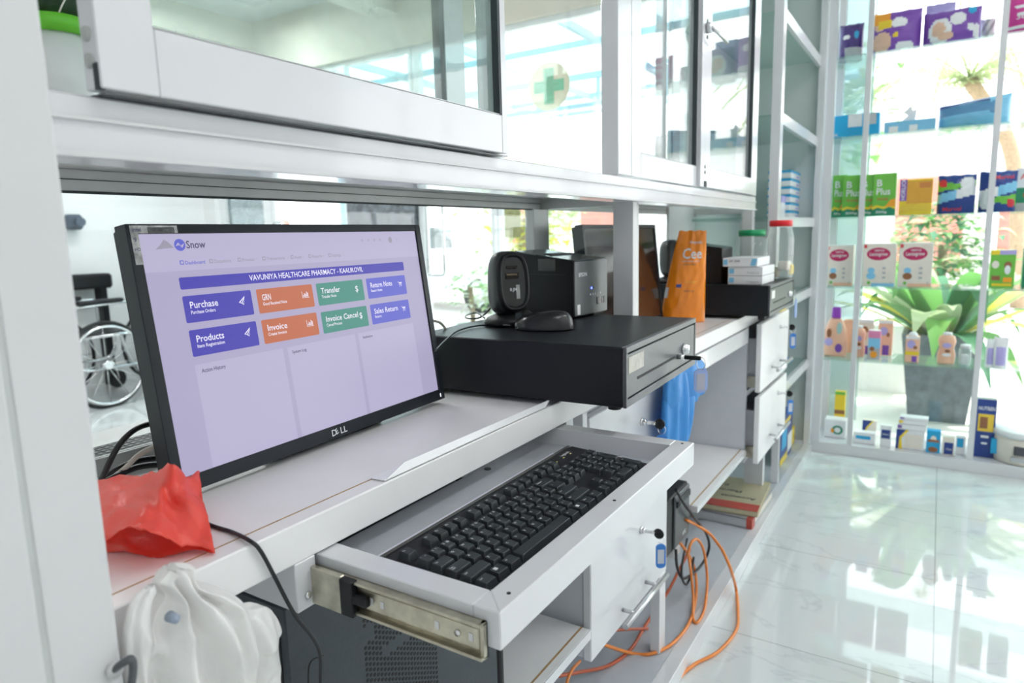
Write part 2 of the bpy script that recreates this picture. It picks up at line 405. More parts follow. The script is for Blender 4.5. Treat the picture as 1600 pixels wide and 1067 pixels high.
def fr(z, h): return [(4.75+sx*h, -.04+sy*h, z) for sx, sy in ((-1, -1), (1, -1), (1, 1), (-1, 1))]
b.mat(PAVING_POT)
L0, L1, L2, L3 = [[b.bm.verts.new(p) for p in fr(z, h)] for z, h in ((-.02, .145), (.50, .20), (.50, .17), (.44, .165))]
for A, B in ((L0, L1), (L1, L2), (L2, L3)):
    b._tag([b.bm.faces.new((A[k], A[(k+1) % 4], B[(k+1) % 4], B[k])) for k in range(4)])
b._tag([b.bm.faces.new(L0[::-1])]); b._tag([b.bm.faces.new(L3)]); b.build('planter', t)
rr = random.Random(3); b = MB()
for i in range(46):
    az = i*2.4+rr.uniform(-.3, .3); leaf(b, (4.75+.05*math.cos(az), -.04+.05*math.sin(az), .44), az, rr.uniform(.45, .95), rr.uniform(.08, .17), rr.uniform(.2, .62), rr.uniform(.05, .4), rr.choice([LG, LG, LD, LD, LP, LP, LY]))
b.build('leaves', t)
def bush(x, y, r, z, name, label, m, n=260, seed=1, trunk=True, grp=None):
    rr = random.Random(seed); t = thing(name, label, 'plant' if r < 1 else 'tree', (x, y, -.02), group=grp)
    b = MB()
    for i in range(n):
        v = Vector((rr.gauss(0, 1), rr.gauss(0, 1), rr.gauss(0, 1))).normalized()*r*rr.uniform(.5, 1)
        leaf(b, (x+v.x, y+v.y, z+v.z), rr.uniform(0, 6.3), r*.38, r*.16, rr.uniform(0, .1)*r, rr.uniform(0, .2)*r, rr.choice(m), 5)
    b.build('foliage', t)
    if trunk: MB().tube([(x, y, -.02), (x+.03, y, z*.5), (x, y, z)], r*.09, M('bark', (.30, .22, .14), .9, var=.2), 8).build('trunk', t)
    return t
bush(6.2, -.02, .36, .98, 'shrub', 'round pale green shrub beyond the charcoal planter outside', [LG, LD, LP], 420, 4)
bush(7.6, 4.6, .8, 1.35, 'tree', 'yellow-green tree beyond the parked car', [LY, LP, LP], 320, 5)
bush(14.5, 2.2, 1.6, 3.4, 'tree', 'pale broad tree far beyond the canopy', [LP, LG], 320, 6)
for i, (x, y, r) in enumerate(((5.7, 4.1, .30), (5.3, 3.4, .28), (5.9, 2.9, .28))):
    sh = bush(x, y, r, .62, 'potted_shrub', ('pale flowering shrub in a low round pot left of the scanner outside', 'pale green shrub in a low pot outside, behind the barcode scanner', 'small leafy shrub in a low pot outside nearest the counter window corner')[i], [LP, LG, M('petal_white', (.85, .85, .8), .6)], 200, 20+i)
    b = MB(); b.lathe([(0, 0), (.14, 0), (.17, .26), (.15, .26), (.14, .22), (0, .22)], (x, y, -.02), M('pot_grey', (.45, .5, .5), .7)); b.build('pot', sh)
# palm tree
PC_ = at(1515, 125, X=11.5)
t = thing('palm_tree', 'palm tree with arching fronds beyond the display shelves', 'tree', (11.5, -.95, -.02))
MB().tube(spline([(11.5, -.95, -.02), (11.45, -.75, 2.0), tuple(PC_)]), .09, M('bark', (.3, .22, .14), .9), 10).build('trunk', t)
b = MB(); rr = random.Random(9)
for i in range(20):
    az = i*2*PI/20+rr.uniform(-.1, .1); ln = rr.uniform(1.6, 2.3); rise = rr.uniform(.2, 1.3); dr = rr.uniform(.6, 1.6)
    d = Vector((math.cos(az), math.sin(az), 0)); sd = Vector((-d.y, d.x, 0))
    path = [PC_+d*ln*k/12+Vector((0, 0, rise*math.sin(k/12*PI*.6)-dr*(k/12)**2)) for k in range(13)]
    b.tube(path, .012, LP, 5)
    b.mat(LP)
    for k in range(1, 13):
        for s_ in (-1, 1):
            for q in (0, .5):
                p = path[k-1].lerp(path[k], q); e_ = p+sd*s_*.32*(1.1-k/13)+d*.16+Vector((0, 0, -.12))
                b._tag([b.bm.faces.new([b.bm.verts.new(x) for x in (p-d*.03, p+d*.03, e_)])])
b.build('fronds', t)
# things across the yard
b = MB(); b.box(5.3, 5.9, -.02+.13, .78, -.02, .40, M('white_render', (.85, .85, .84), .7)); b.box(5.26, 5.94, .08, .82, .40, .46, M('white_render', (.85, .85, .84), .7))
tag(b.build('ledge_block'), 'low white rendered ledge outside, left of the charcoal planter', 'ledge')
t = thing('building', 'pale building with pillars and reddish shutters across the yard', 'building', (19, 1, -.02))
PB = M('pale_render', (.80, .80, .80), .8, var=.04, scale=2)
b = MB(); b.box(18, 20, -9, 13, -.02, 3.4, PB); b.box(17.4, 20.2, -9.2, 13.2, 3.4, 3.6, PB); b.build('wall', t)
b = MB()
for y in (-3, -1, 1, 3, 5, 7): b.box(17.5, 17.8, y, y+.3, -.02, 3.4, PB)
b.build('pillars', t)
RS = M('red_shutter', (.62, .25, .2), .6, var=.1)
for y in (-2.3, -.4, 7.6, 10.2):
    b = MB(); b.box(17.96, 18.0, y, y+1.3, .1, 2.2, RS)
    for k in range(12): b.box(17.94, 17.96, y, y+1.3, .1+k*.175, .12+k*.175, RS)
    b.build('shutter', t)
t = thing('market_stall', 'stall with red and white boards across the street beyond the doors', 'stall', (12.5, 13.8, -.02))
b = MB()
for k in range(8): b.box(12, 12.2, 11.8+k*.55, 12.3+k*.55, .6+(k % 3)*.35, 1.0+(k % 3)*.35, RS if k % 2 else PB)
b.build('boards', t); MB().box(11.8, 13.5, 11.5, 16.4, 2.1, 2.25, PB).build('roof', t); MB().box(12.4, 13.4, 11.7, 16.2, -.02, .6, PB).build('counter', t)
# parked car
t = thing('car', 'white car parked outside beyond the glass doors', 'car', (9.2, 7.2, -.02))
CW = M('car_white', (.85, .86, .88), .2, var=0, bump=.01, coat=.6)
b = MB(); prof = [(5.1, .32), (5.1, .75), (5.5, .88), (6.2, .95), (6.75, 1.38), (8.2, 1.42), (8.9, 1.0), (9.25, .92), (9.3, .35)]
b.prism([(y, z) for y, z in prof], 'x', 8.4, 10.0, CW); b.build('body', t)
b = MB()
for q in ((6.35, 6.9, .97, 1.3), (7.0, 7.6, .97, 1.34), (7.7, 8.4, .97, 1.32)): b.box(8.385, 8.4, *q, GLASSG)
b.build('windows', t)
for x in (8.5, 9.9):
    for y in (5.9, 8.4):
        b = MB(); b.lathe([(0, -.1), (.22, -.1), (.31, -.08), (.31, .08), (.22, .1), (0, .1)], (x, y, .29), RUBBER, axis='x'); b.lathe([(0, -.11), (.18, -.105), (.18, .105), (0, .11)], (x, y, .29), BRUSH, axis='x'); b.build('wheel', t)
# ================================================================= WHEELCHAIRS in the customer room
def wheelchair(loc, rz, label):
    t = thing('wheelchair', label, 'wheelchair', loc, rz, local=True)
    for s_ in (-1, 1):
        b = MB(); y = s_*.30
        b.tube([(.30*math.cos(a)-.05, y, .305+.30*math.sin(a)) for a in [2*PI*k/40 for k in range(40)]], .014, RUBBER, 8, closed=True)
        b.tube([(.275*math.cos(a)-.05, y+s_*.03, .305+.275*math.sin(a)) for a in [2*PI*k/40 for k in range(40)]], .009, CHROME, 8, closed=True)
        b.cyl((-.05, y-.03, .305), (-.05, y+.03, .305), .03)
        for k in range(12):
            a = 2*PI*k/12; b.cyl((-.05, y, .305), (-.05+.29*math.cos(a), y, .305+.29*math.sin(a)), .0025, CHROME, 5)
        b.build('wheel', t)
        b = MB(); b.lathe([(0, -.015), (.06, -.015), (.075, 0), (.06, .015), (0, .015)], (.38, s_*.24, .085), RUBBER, axis='y'); b.cyl((.38, s_*.24, .1), (.34, s_*.24, .28), .01, CHROME)
        b.tube([(.38, s_*.24-.02, .085), (.36, s_*.24-.02, .2)], .006); b.build('caster', t)
        b = MB(); b.tube(spline([(-.2, s_*.23, .98), (-.2, s_*.23, .5), (-.2, s_*.23, .3), (.0, s_*.23, .27), (.35, s_*.23, .28), (.42, s_*.23, .5), (.47, s_*.23, .3), (.55, s_*.23, .12)], 5), .012, CHROME, 8)
        b.tube([(-.2, s_*.23, .5), (.42, s_*.23, .5)], .011); b.tube(spline([(-.2, s_*.24, .72), (.2, s_*.24, .73), (.27, s_*.24, .7), (.28, s_*.24, .5)], 4), .011)
        b.tube([(-.2, s_*.23, .97), (-.32, s_*.23, .97)], .014, RUBBER)
        b.build('side_frame', t)
        MB().box(-.18, .16, s_*.24-.03, s_*.24+.03, .735, .765, BLACK, .01).build('armrest', t)
        MB().box(.5, .62, s_*.12-.07, s_*.12+.07, .10, .12, BLACK, .008).build('footrest', t)
    MB().box(-.2, .36, -.22, .22, .49, .52, BLACK, .01).build('seat', t)
    MB().box(-.22, -.19, -.22, .22, .52, .93, BLACK, .01).build('backrest', t)
wheelchair((2.46, 5.25, 0), .12, 'chrome wheelchair with large wheel in front of the white wall, left')
wheelchair((3.30, 5.35, 0), .1, 'second chrome wheelchair mostly hidden behind the lit monitor')
b = MB(); b.box(2.15, 2.95, 5.70, 5.85, .80, .92, BLACK, .02); b.box(2.2, 2.25, 5.72, 5.82, 0, .8, BLACK); b.box(2.85, 2.9, 5.72, 5.82, 0, .8, BLACK)
tag(b.build('bench_table'), 'low black padded bench top behind the left wheelchair', 'bench')
# ================================================================= COUNTER RUN
YF = .55
t = thing('worktop', 'long white laminate counter top with a brown edge seam', 'countertop', (1.5, .71, .797))
b = MB(); b.box(.12, 2.93, YF, .885, .797, .84, WLAM, .0015)
b.build('slab', t)
b = MB(); b.box(.195, 2.42, .573, .5748, .8398, .8404, EDGE); b.box(.215, .2155, .555, .575, .8398, .8404, EDGE); b.build('edge_seam', t, recalc=False)
b = MB(); b.box(.434, .462, YF, .86, .742, .797, WHITE, .001)
b.lathe([(0, -.002), (.004, -.002), (.004, 0), (0, 0)], (.448, YF, .757), CHROME, axis='y', n=12); b.build('drawer_bracket', t)
MB().box(1.049, 1.075, .552, .86, .742, .797, WHITE).build('drawer_bracket', t)
# loose L-shaped strip lying on the front edge
b = MB()
b.mat(M('white_sheet_metal', (.88, .89, .91), .3, var=.01))
def sheet(b, q, th, nrm):
    n_ = Vector(nrm)*th; A = [b.bm.verts.new(Vector(p)) for p in q]; B = [b.bm.verts.new(Vector(p)+n_) for p in q]
    k = len(q); fs = [b.bm.faces.new(A), b.bm.faces.new(B[::-1])]+[b.bm.faces.new((A[i], B[i], B[(i+1) % k], A[(i+1) % k])) for i in range(k)]
    b._tag(fs)
PL = [at(612, 754, Z=.8412), at(632, 722, Y=.556), at(860, 624, Y=.556), at(866, 638, Z=.8412)]
PL[0].y = PL[3].y = .5525
sheet(b, PL, .0012, (0, 1, 0))
sheet(b, [PL[0], PL[0]+Vector((-.002, .021, 0)), PL[3]+Vector((0, .021, 0)), PL[3]], .0012, (0, 0, 1))
tag(b.build('metal_angle_strip'), 'loose white folded metal strip lying along the counter front edge', 'strip')
# closed keyboard tray of the second bay
t = thing('keyboard_tray', 'closed white keyboard tray under the counter beyond the first cash drawer', 'drawer', (2.07, .7, .742))
MB().box(1.74, 2.405, .546, .565, .742, .794, WHITE, .001).build('tray_front', t); MB().box(1.75, 2.39, .565, .84, .748, .760, WLAM).build('tray_bottom', t)
# the open keyboard tray
t = thing('keyboard_tray', 'open white pull-out keyboard tray holding the black keyboard', 'drawer', (.7535, .43, .757)); T1 = t
x0, x1, y0, y1 = .467, 1.040, .316, .60
b = MB()
b.mat(WHITE)
zt, zb, w_ = .795, .757, .030
# mitred frame with a vertical front
b.box(x0, x1, y0, y0+w_, zb, zt, WHITE, .0012); b.box(x0, x0+w_, y0+w_, y1, zb+.006, zt, WHITE, .001); b.box(x1-w_, x1, y0+w_, y1, zb+.006, zt, WHITE, .001)
b.mat(M('mitre_line', (.45, .46, .47), .6, var=0)); 
for sx in (0, 1):
    a = (x0 if sx == 0 else x1); c_ = a+(w_ if sx == 0 else -w_)
    b.poly([(a, y0, zt+.0003), (a+.0008, y0, zt+.0003), (c_+.0008, y0+w_, zt+.0003), (c_, y0+w_, zt+.0003)])
b.build('frame', t, recalc=False)
MB().box(x0+.02, x1-.02, y0+.02, y1, .757, .765, M('tray_floor', (.55, .58, .62), .16, var=.03), 0).build('tray_floor', t)
MB().box(.505, .965, .507, .535, .765, .7658, M('paper_strip', (.72, .72, .80), .5)).build('paper_strip', t)
for px, py in ((795, 953-26), (960, 782), (1066, 693)):
    p = at(px, py, Z=zt); MB().lathe([(0, 0), (.0022, 0), (.0022, .0006), (0, .0006)], (p.x, p.y, zt), RUBBER, n=10).build('screw_hole', t)
b = MB(); p = at(762, 733, Z=.765); b.lathe([(0, 0), (.006, 0), (.005, .002), (0, .002)], (p.x, p.y, .765), DGREY, n=14); b.build('screw', t)
# ball bearing slides
for xs, sg in ((x0, -1), (x1, 1)):
    b = MB(); xa = xs+sg*.0005; xb = xs+sg*.011
    zc = .7655
    b.box(xa, xa+sg*.0015, y0+.014, y1, .7475, .7835, ZINC)
    b.box(xa, xb, y0+.014, y1, .7805, .7835, ZINC, .0008); b.box(xa, xb, y0+.014, y1, .7475, .7505, ZINC, .0008)
    b.box(xa, xa+sg*.006, y0+.014, y0+.018, .7475, .7835, ZINC)
    b.box(xa+sg*.0015, xa+sg*.005, y0+.02, y1, .7545, .7765, ZINC, .001)
    b.box(xa+sg*.006, xa+sg*.0125, .505, y1+.02, .744, .7865, ZINC, .001)
    for yy in (.36, .48): b.lathe([(0, 0), (.0035, 0), (.003, sg*.002), (0, sg*.002)], (xa+sg*.005, yy, .7655), CHROME, axis='x', n=12)
    for yy in (.345, .385, .47, .455): b.box(xa+sg*.005, xa+sg*.0054, yy-.0025, yy+.0025, .7615, .7695, WPOST)
    b.build('drawer_slide', t)
    b = MB(); b.box(xa+sg*.005, xa+sg*.0145, .488, .506, .745, .785, BLACK, .001); b.box(xa+sg*.005, xa+sg*.0135, .470, .49, .760, .772, BLACK, .002); b.build('slide_clip', t)
# ----- drawer pedestals
def key(x, y, z, tagcol, label, tagang=0, clear=False, tagdz=0):
    """lock key pushed into a front that faces -Y"""
    t = thing('key', label, 'key', (x, y-.03, z))
    b = MB(); b.box(x-.001, x+.001, y-.022, y, z-.004, z+.004, CHROME); b.cyl((x, y-.022, z), (x, y-.014, z), .0045); b.build('blade', t)
    b = MB(); b.lathe([(0, -.003), (.011, -.003), (.0125, 0), (.011, .003), (0, .003)], (x, y-.031, z), BLACK, axis='x', n=20, sx=1, sy=1); b.build('head', t)
    zz = z-.012
    b = MB(); b.tube([(x+.0, y-.036+.009*math.cos(a), zz+.010*math.sin(a)) for a in [2*PI*k/20 for k in range(20)]], .0007, CHROME, 6, closed=True); b.build('ring', t)
    tm = M('tag_'+tagcol, {'blue': (.03, .2, .62), 'pale': (.45, .56, .82)}[tagcol], .35, coat=.3)
    b = MB(); cx, cy, cz = x, y-.036, zz-.010
    hw, hh = .0115, .024
    KT = Matrix.Translation((cx, cy, 0)) @ Matrix.Rotation(-.95, 4, 'Z') @ Matrix.Translation((-cx, -cy, 0))
    out = [(hw*math.cos(a)*.99, -.052+hw*.75*math.sin(a)) for a in [PI+PI*k/10 for k in range(11)]]+[(hw*math.cos(a), 0-.010+hw*.75*math.sin(a)) for a in [PI*k/10 for k in range(11)]]
    b.prism([(cx+p, cz+q) for p, q in out], 'y', cy-.0014, cy+.0014, tm, mtx=KT)
    b.build('tag', t)
    MB().box(cx-.0075, cx+.0075, cy-.0019, cy+.0019, cz-.049, cz-.015, M('tag_paper', (.55, .58, .64), .6), mtx=KT).build('tag_paper', t)
    return t
def lock(b_parent, x, y, z):
    b = MB(); b.lathe([(0, -.004), (.0085, -.004), (.0095, 0), (0, 0)], (x, y, z), CHROME, axis='y', n=20); b.cyl((x, y, z), (x, y-.012, z), .006); b.build('lock', b_parent)
def handle(par, xa, xb, y, z):
    b = MB(); b.cyl((xa, y-.032, z), (xb, y-.032, z), .0065, BRUSH)
    for xx in (xa+.06, xb-.06): b.cyl((xx, y, z), (xx, y-.032, z), .0045)
    b.build('handle', par)
t = thing('drawer_cabinet', 'white drawer cabinet under the counter beside the open keyboard tray', 'cabinet', (1.36, .7, .27))
MB().box(1.145, 1.585, .57, .86, .27, .795, GREYLAM, .001).build('body', t)
for z0, z1, lz in ((.535, .782, .707), (.268, .530, .447)):
    d = MB().box(1.14, 1.588, .55, .568, z0, z1, WHITE, .002).build('drawer', t)
    lock(d, 1.41, .55, lz); handle(d, 1.24, 1.50, .55, z0+.035)
MB().box(1.54, 1.583, .55, .575, .055, .268, WHITE, .001).build('leg', t)
MB().box(1.115, 1.135, .552, .60, .7, .796, WHITE, .001).build('filler_strip', t)
key(1.41, .55-.012, .447, 'blue', 'key with a blue tag in the lock of the drawer below the keyboard tray')
key(1.41, .55-.012, .707, 'blue', 'key with a blue tag in the upper drawer lock beside the hanging blue plastic')
t = thing('drawer_cabinet', 'white cabinet with two half-open drawers under the second cash drawer', 'cabinet', (2.67, .7, .30))
b = MB(); b.box(2.43, 2.45, .556, .86, .295, .797, GREYLAM, .001); b.box(2.89, 2.91, .556, .86, .295, .797, GREYLAM); b.box(2.45, 2.89, .556, .86, .295, .31, GREYLAM); b.box(2.45, 2.89, .84, .86, .31, .797, GREYLAM)
b.box(2.45, 2.89, .556, .6, .54, .56, GREYLAM); b.build('body', t)
for z0, z1, lz in ((.563, .808, .765), (.302, .545, .505)):
    d = MB().box(2.42, 2.915, .505, .523, z0, z1, WLAM, .002).build('drawer', t)
    b = MB(); b.box(2.465, 2.477, .523, .82, z0+.03, z1-.06, GREYLAM); b.box(2.863, 2.875, .523, .82, z0+.03, z1-.06, GREYLAM); b.box(2.477, 2.863, .523, .82, z0+.03, z0+.04, GREYLAM); b.build('drawer_box', d)
    MB().box(2.452, 2.464, .53, .8, z0+.01, z0+.05, ZINC).build('drawer_slide', d)
    lock(d, 2.74, .505, z0+.195); handle(d, 2.55, 2.82, .505, z0+.06)
    key(2.74, .493, z0+.195, 'blue', 'key with a blue tag in the upper half-open drawer' if z0 > .5 else 'key with a blue tag in the lower half-open drawer')
t = thing('cabinet_leg_panel', 'short white upright panel on the plinth below the half-open drawers', 'panel', (2.735, .59, .055))
b = MB(); b.box(2.72, 2.75, .552, .62, .055, .294, GREYLAM); b.build('panel', t); MB().box(2.719, 2.751, .548, .553, .055, .294, WHITE).build('edge', t)
# shelves under the counter
def ushelf(x0, x1, label):
    t = thing('lower_shelf', label, 'shelf', ((x0+x1)/2, .7, .325))
    MB().box(x0, x1, .55, .86, .325, .345, WLAM, .001).build('board', t)
    MB().box(x0, x1, .548, .5495, .325, .345, WHITE).build('edge_strip', t); MB().box(x0, x1, .566, .570, .3449, .3455, EDGE).build('seam', t)
ushelf(.25, 1.135, 'white low shelf with brown seam under the counter carrying the computer tower')
ushelf(1.845, 2.428, 'white low shelf with brown seam between the two drawer cabinets')
t = thing('plinth', 'long low grey plinth with white edge along the floor under the counter', 'plinth', (1.9, .7, 0))
MB().box(.1, 3.58, .53, .885, 0, .052, M('plinth_grey', (.50, .53, .57), .4, var=.03)).build('base_board', t)
MB().box(.1, 3.58, .492, .53, 0, .052, WHITE, .001).build('edge_strip', t)
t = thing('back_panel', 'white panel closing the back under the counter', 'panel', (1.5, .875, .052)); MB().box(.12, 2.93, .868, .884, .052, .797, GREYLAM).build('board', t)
# ================================================================= UPPER DISPLAY CABINET
t = thing('display_cabinet', 'white aluminium wall of glazed sliding cabinets above the counter', 'cabinet', (1.36, .715, 1.197)); DC = t
b = MB()
b.box(.17, 2.47, YF, .60, 1.197, 1.243, WHITE, .0015)
b.box(.17, 2.47, YF-.004, YF+.001, 1.224, 1.2265, WPOST); b.box(.17, 2.47, YF-.006, YF+.001, 1.197, 1.2005, WPOST); b.build('front_beam', t)
MB().box(.288, .838, YF-.012, YF+.02, 1.2438, 1.2447, DGREY).build('track_gap_shade', t)  # dark strip standing in for the shadow gap under the left door
MB().box(.17, 2.47, .60, .885, 1.222, 1.243, WPOST).build('bottom_board', t)
# end post, nearest the camera
b = MB(); b.box(.17, .2425, .551, .60, 1.246, 2.0, WHITE); b.build('mullion', t)
b = MB(); b.box(.05, .1845, .50, .5485, 0, 2.4, WPOST, .002); b.box(.1865, .2325, .50, .5485, 0, 2.4, WPOST, .002); b.box(.18, .19, .5012, .548, 0, 2.4, GREYAL)
tag(b.build('end_post'), 'tall white aluminium post at the left edge, nearest the camera', 'post')
# mullions
for x0, x1, yb in ((.840, .872, .58), (1.278, 1.346, .585), (1.347, 1.362, .57), (2.39, 2.47, .60)):
    MB().box(x0, x1, YF-.001, yb, 1.246, 2.0, WHITE, .0015).build('mullion', t)
MB().box(.17, 2.47, YF, .60, 2.0, 2.06, WHITE).build('top_beam', t); MB().box(.17, 2.47, .60, .885, 2.02, 2.04, WPOST).build('top_board', t)
def sdoor(x0, x1, yd, sl, sr, holes=False, bot=.052):
    z0, z1 = 1.2465, 1.995
    d = MB(); d.box(x0, x0+sl, yd, yd+.022, z0, z1, WHITE, .001); d.box(x1-sr, x1, yd, yd+.022, z0, z1, WHITE, .001)
    d.box(x0+sl, x1-sr, yd, yd+.022, z0, z0+bot, WHITE, .001); d.box(x0+sl, x1-sr, yd, yd+.022, z1-.04, z1, WHITE, .001)
    d = d.build('sliding_door', DC)
    MB().box(x0+sl, x1-sr, yd+.009, yd+.013, z0+bot, z1-.04, GLASSD if holes else GLASS).build('glass', d)
    b = MB(); b.box(x0+sl-.001, x1-sr+.001, yd-.0003, yd+.004, z0+bot, z0+bot+.0008, GREYAL); b.box(x1-sr-.006, x1-sr, yd-.0006, yd+.01, z0+bot, z1-.04, SEAL); b.build('seal', d)
    if holes:
        b = MB()
        for zz in (1.267, 1.286): b.lathe([(0, -.001), (.0055, -.001), (.0055, .002), (0, .002)], (x0-.0005, yd+.012, zz), M('screw_cap', (.5, .52, .5), .4), axis='x', n=16)
        b.box(x0-.0008, x0+.004, yd+.002, yd+.008, z0-.001, z0+.018, SEAL)
        b.build('screws', d)
    return d
sdoor(.283, .840, .532, .045, .010, True)
sdoor(1.362, 1.80, .552, .045, .006); d3 = sdoor(1.80, 2.39, .542, .085, .03)
b = MB(); b.cyl((1.835, .541, 1.646), (1.835, .529, 1.646), .013, BRUSH, 20); b.tube([(1.835, .53, 1.646), (1.87, .52, 1.637), (1.93, .515, 1.628)], .005); b.build('latch', d3)
b = MB()
for zz in (1.30, 1.285, 1.665, 1.625): b.lathe([(0, -.001), (.005, -.001), (.004, .001), (0, .001)], (1.84, .541, zz), GREYAL, axis='y', n=12)
b.box(1.833, 1.852, .540, .543, 1.247, 1.262, SEAL); b.build('screws', d3)
# lower columns and partitions under the beam
for x0, x1, ya, yb in ((1.407, 1.433, .57, .617), (2.66, 2.698, .602, .638)):
    MB().box(x0, x1, ya, yb, .84, 1.222, WPOST, .001).build('column', t)
for xp, y0 in ((1.545, .617), (2.80, .655)):
    f = MB(); f.box(xp-.015, xp+.015, y0, .88, 1.196, 1.222, GREYAL, .001); f.box(xp-.015, xp+.015, y0, .88, .84, .862, GREYAL); f.box(xp-.014, xp+.014, y0, y0+.02, .862, 1.196, GREYAL)
    f = f.build('partition', t); MB().box(xp-.003, xp+.003, y0+.02, .86, .862, 1.196, GLASS).build('glass', f)
# back glazing, lower row
b = MB()
b.box(.17, 2.86, .872, .892, 1.196, 1.222, GREYAL, .001); b.box(.17, 2.86, .8705, .874, 1.2095, 1.2105, SEAL); b.box(.17, 2.86, .8755, .888, .84, .868, GREYAL, .001)
for x0, x1 in ((.17, .2), (1.49, 1.567), (2.70, 2.86)): b.box(x0, x1, .868, .894, .868, 1.196, GREYAL, .001)
b.box(.17, 1.49, .8715, .8735, 1.1935, 1.1965, SEAL)
o = b.build('window_frame'); o.name = 'window_6'; struct(o); o['_org'] = tuple(o.location)
b = MB(); b.box(.2, 1.49, .879, .884, .868, 1.196, GLASS); b.box(1.567, 2.70, .879, .884, .868, 1.196, GLASS); b.build('glass_pane', o)
# back glazing, upper row
b = MB()
for x0, x1 in ((.17, .2), (1.15, 1.215), (2.40, 2.46)): b.box(x0, x1, .868, .89, 1.243, 2.02, WHITE, .001)
b.box(1.135, 1.15, .87, .888, 1.243, 2.02, SEAL)
o = b.build('window_frame'); o.name = 'window_7'; struct(o); o['_org'] = tuple(o.location)
MB().box(.2, 2.40, .877, .882, 1.243, 2.02, GLASS).build('glass_pane', o)
# ================================================================= SIDE SHELVING (beyond the cabinet)
ZS = [.485, .845, 1.18, 1.557, 1.92]
SP = M('shelving_back_panel', (.60, .64, .63), .3, var=.05, scale=2)
t = thing('shelving_unit', 'white open shelving running into the corner past the second cash drawer', 'shelves', (3.1, .7, .052))
b = MB(); b.box(2.48, 3.63, .862, .872, .052, 2.5, SP); b.build('back_panel', t)
MB().box(3.622, 3.63, .53, .86, .052, 2.5, SP).build('end_panel', t)
for q in ((2.70, 2.75, .521, .555, .842, 2.5), (3.585, 3.62, .50, .53, .052, 2.5), (2.94, 2.965, .53, .56, .052, .84), (2.5, 2.53, .83, .86, 1.25, 2.5), (3.57, 3.60, .83, .86, .052, 2.5)):
    MB().box(*q, WHITE, .001).build('upright', t)
for z in ZS+[2.3]:
    x0 = 2.75 if z > .9 else 2.965
    b = MB(); b.box(x0, 3.62, .522, .54, z-.042, z, WHITE, .001); b.build('shelf_rail', t)
    MB().box(x0, 3.62, .54, .86, z-.010, z, GREENEDGE if z > 0 else WLAM).build('shelf', t)
MB().box(2.48, 2.70, .60, .86, 1.54, 1.55, GREENEDGE).build('shelf', t); MB().box(2.48, 2.70, .60, .86, 1.87, 1.88, GREENEDGE).build('shelf', t)
# ================================================================= FAR DISPLAY SHELVES
t = thing('display_shelves', 'glass display shelves between white posts in front of the shop window', 'shelves', (3.82, -.6, 0)); XF = 3.65
b = MB(); b.box(3.64, 3.97, -2.2, .51, 0, .055, WHITE, .002); b.build('base', t)
for y in (.326, -.175, -.68, -1.18, -1.7):
    MB().box(3.645, 3.67, y-.012, y+.012, .055, 2.6, WHITE, .001).build('post', t)
MB().box(3.635, 3.67, .462, .50, .055, 2.6, WHITE, .001).build('post', t); MB().box(3.90, 3.93, .46, .49, .055, 2.6, WHITE, .001).build('post', t)
for z in ZS:
    MB().box(3.655, 3.93, -1.7, .50, z-.008, z, GREENEDGE).build('glass_shelf', t)
    for y in (.47, -.175, -.68, -1.18):
        b = MB(); b.prism([(3.66, z-.008), (3.72, z-.008), (3.665, z-.06), (3.66, z-.06)], 'y', y-.002, y+.002, GREYAL); b.build('bracket', t)
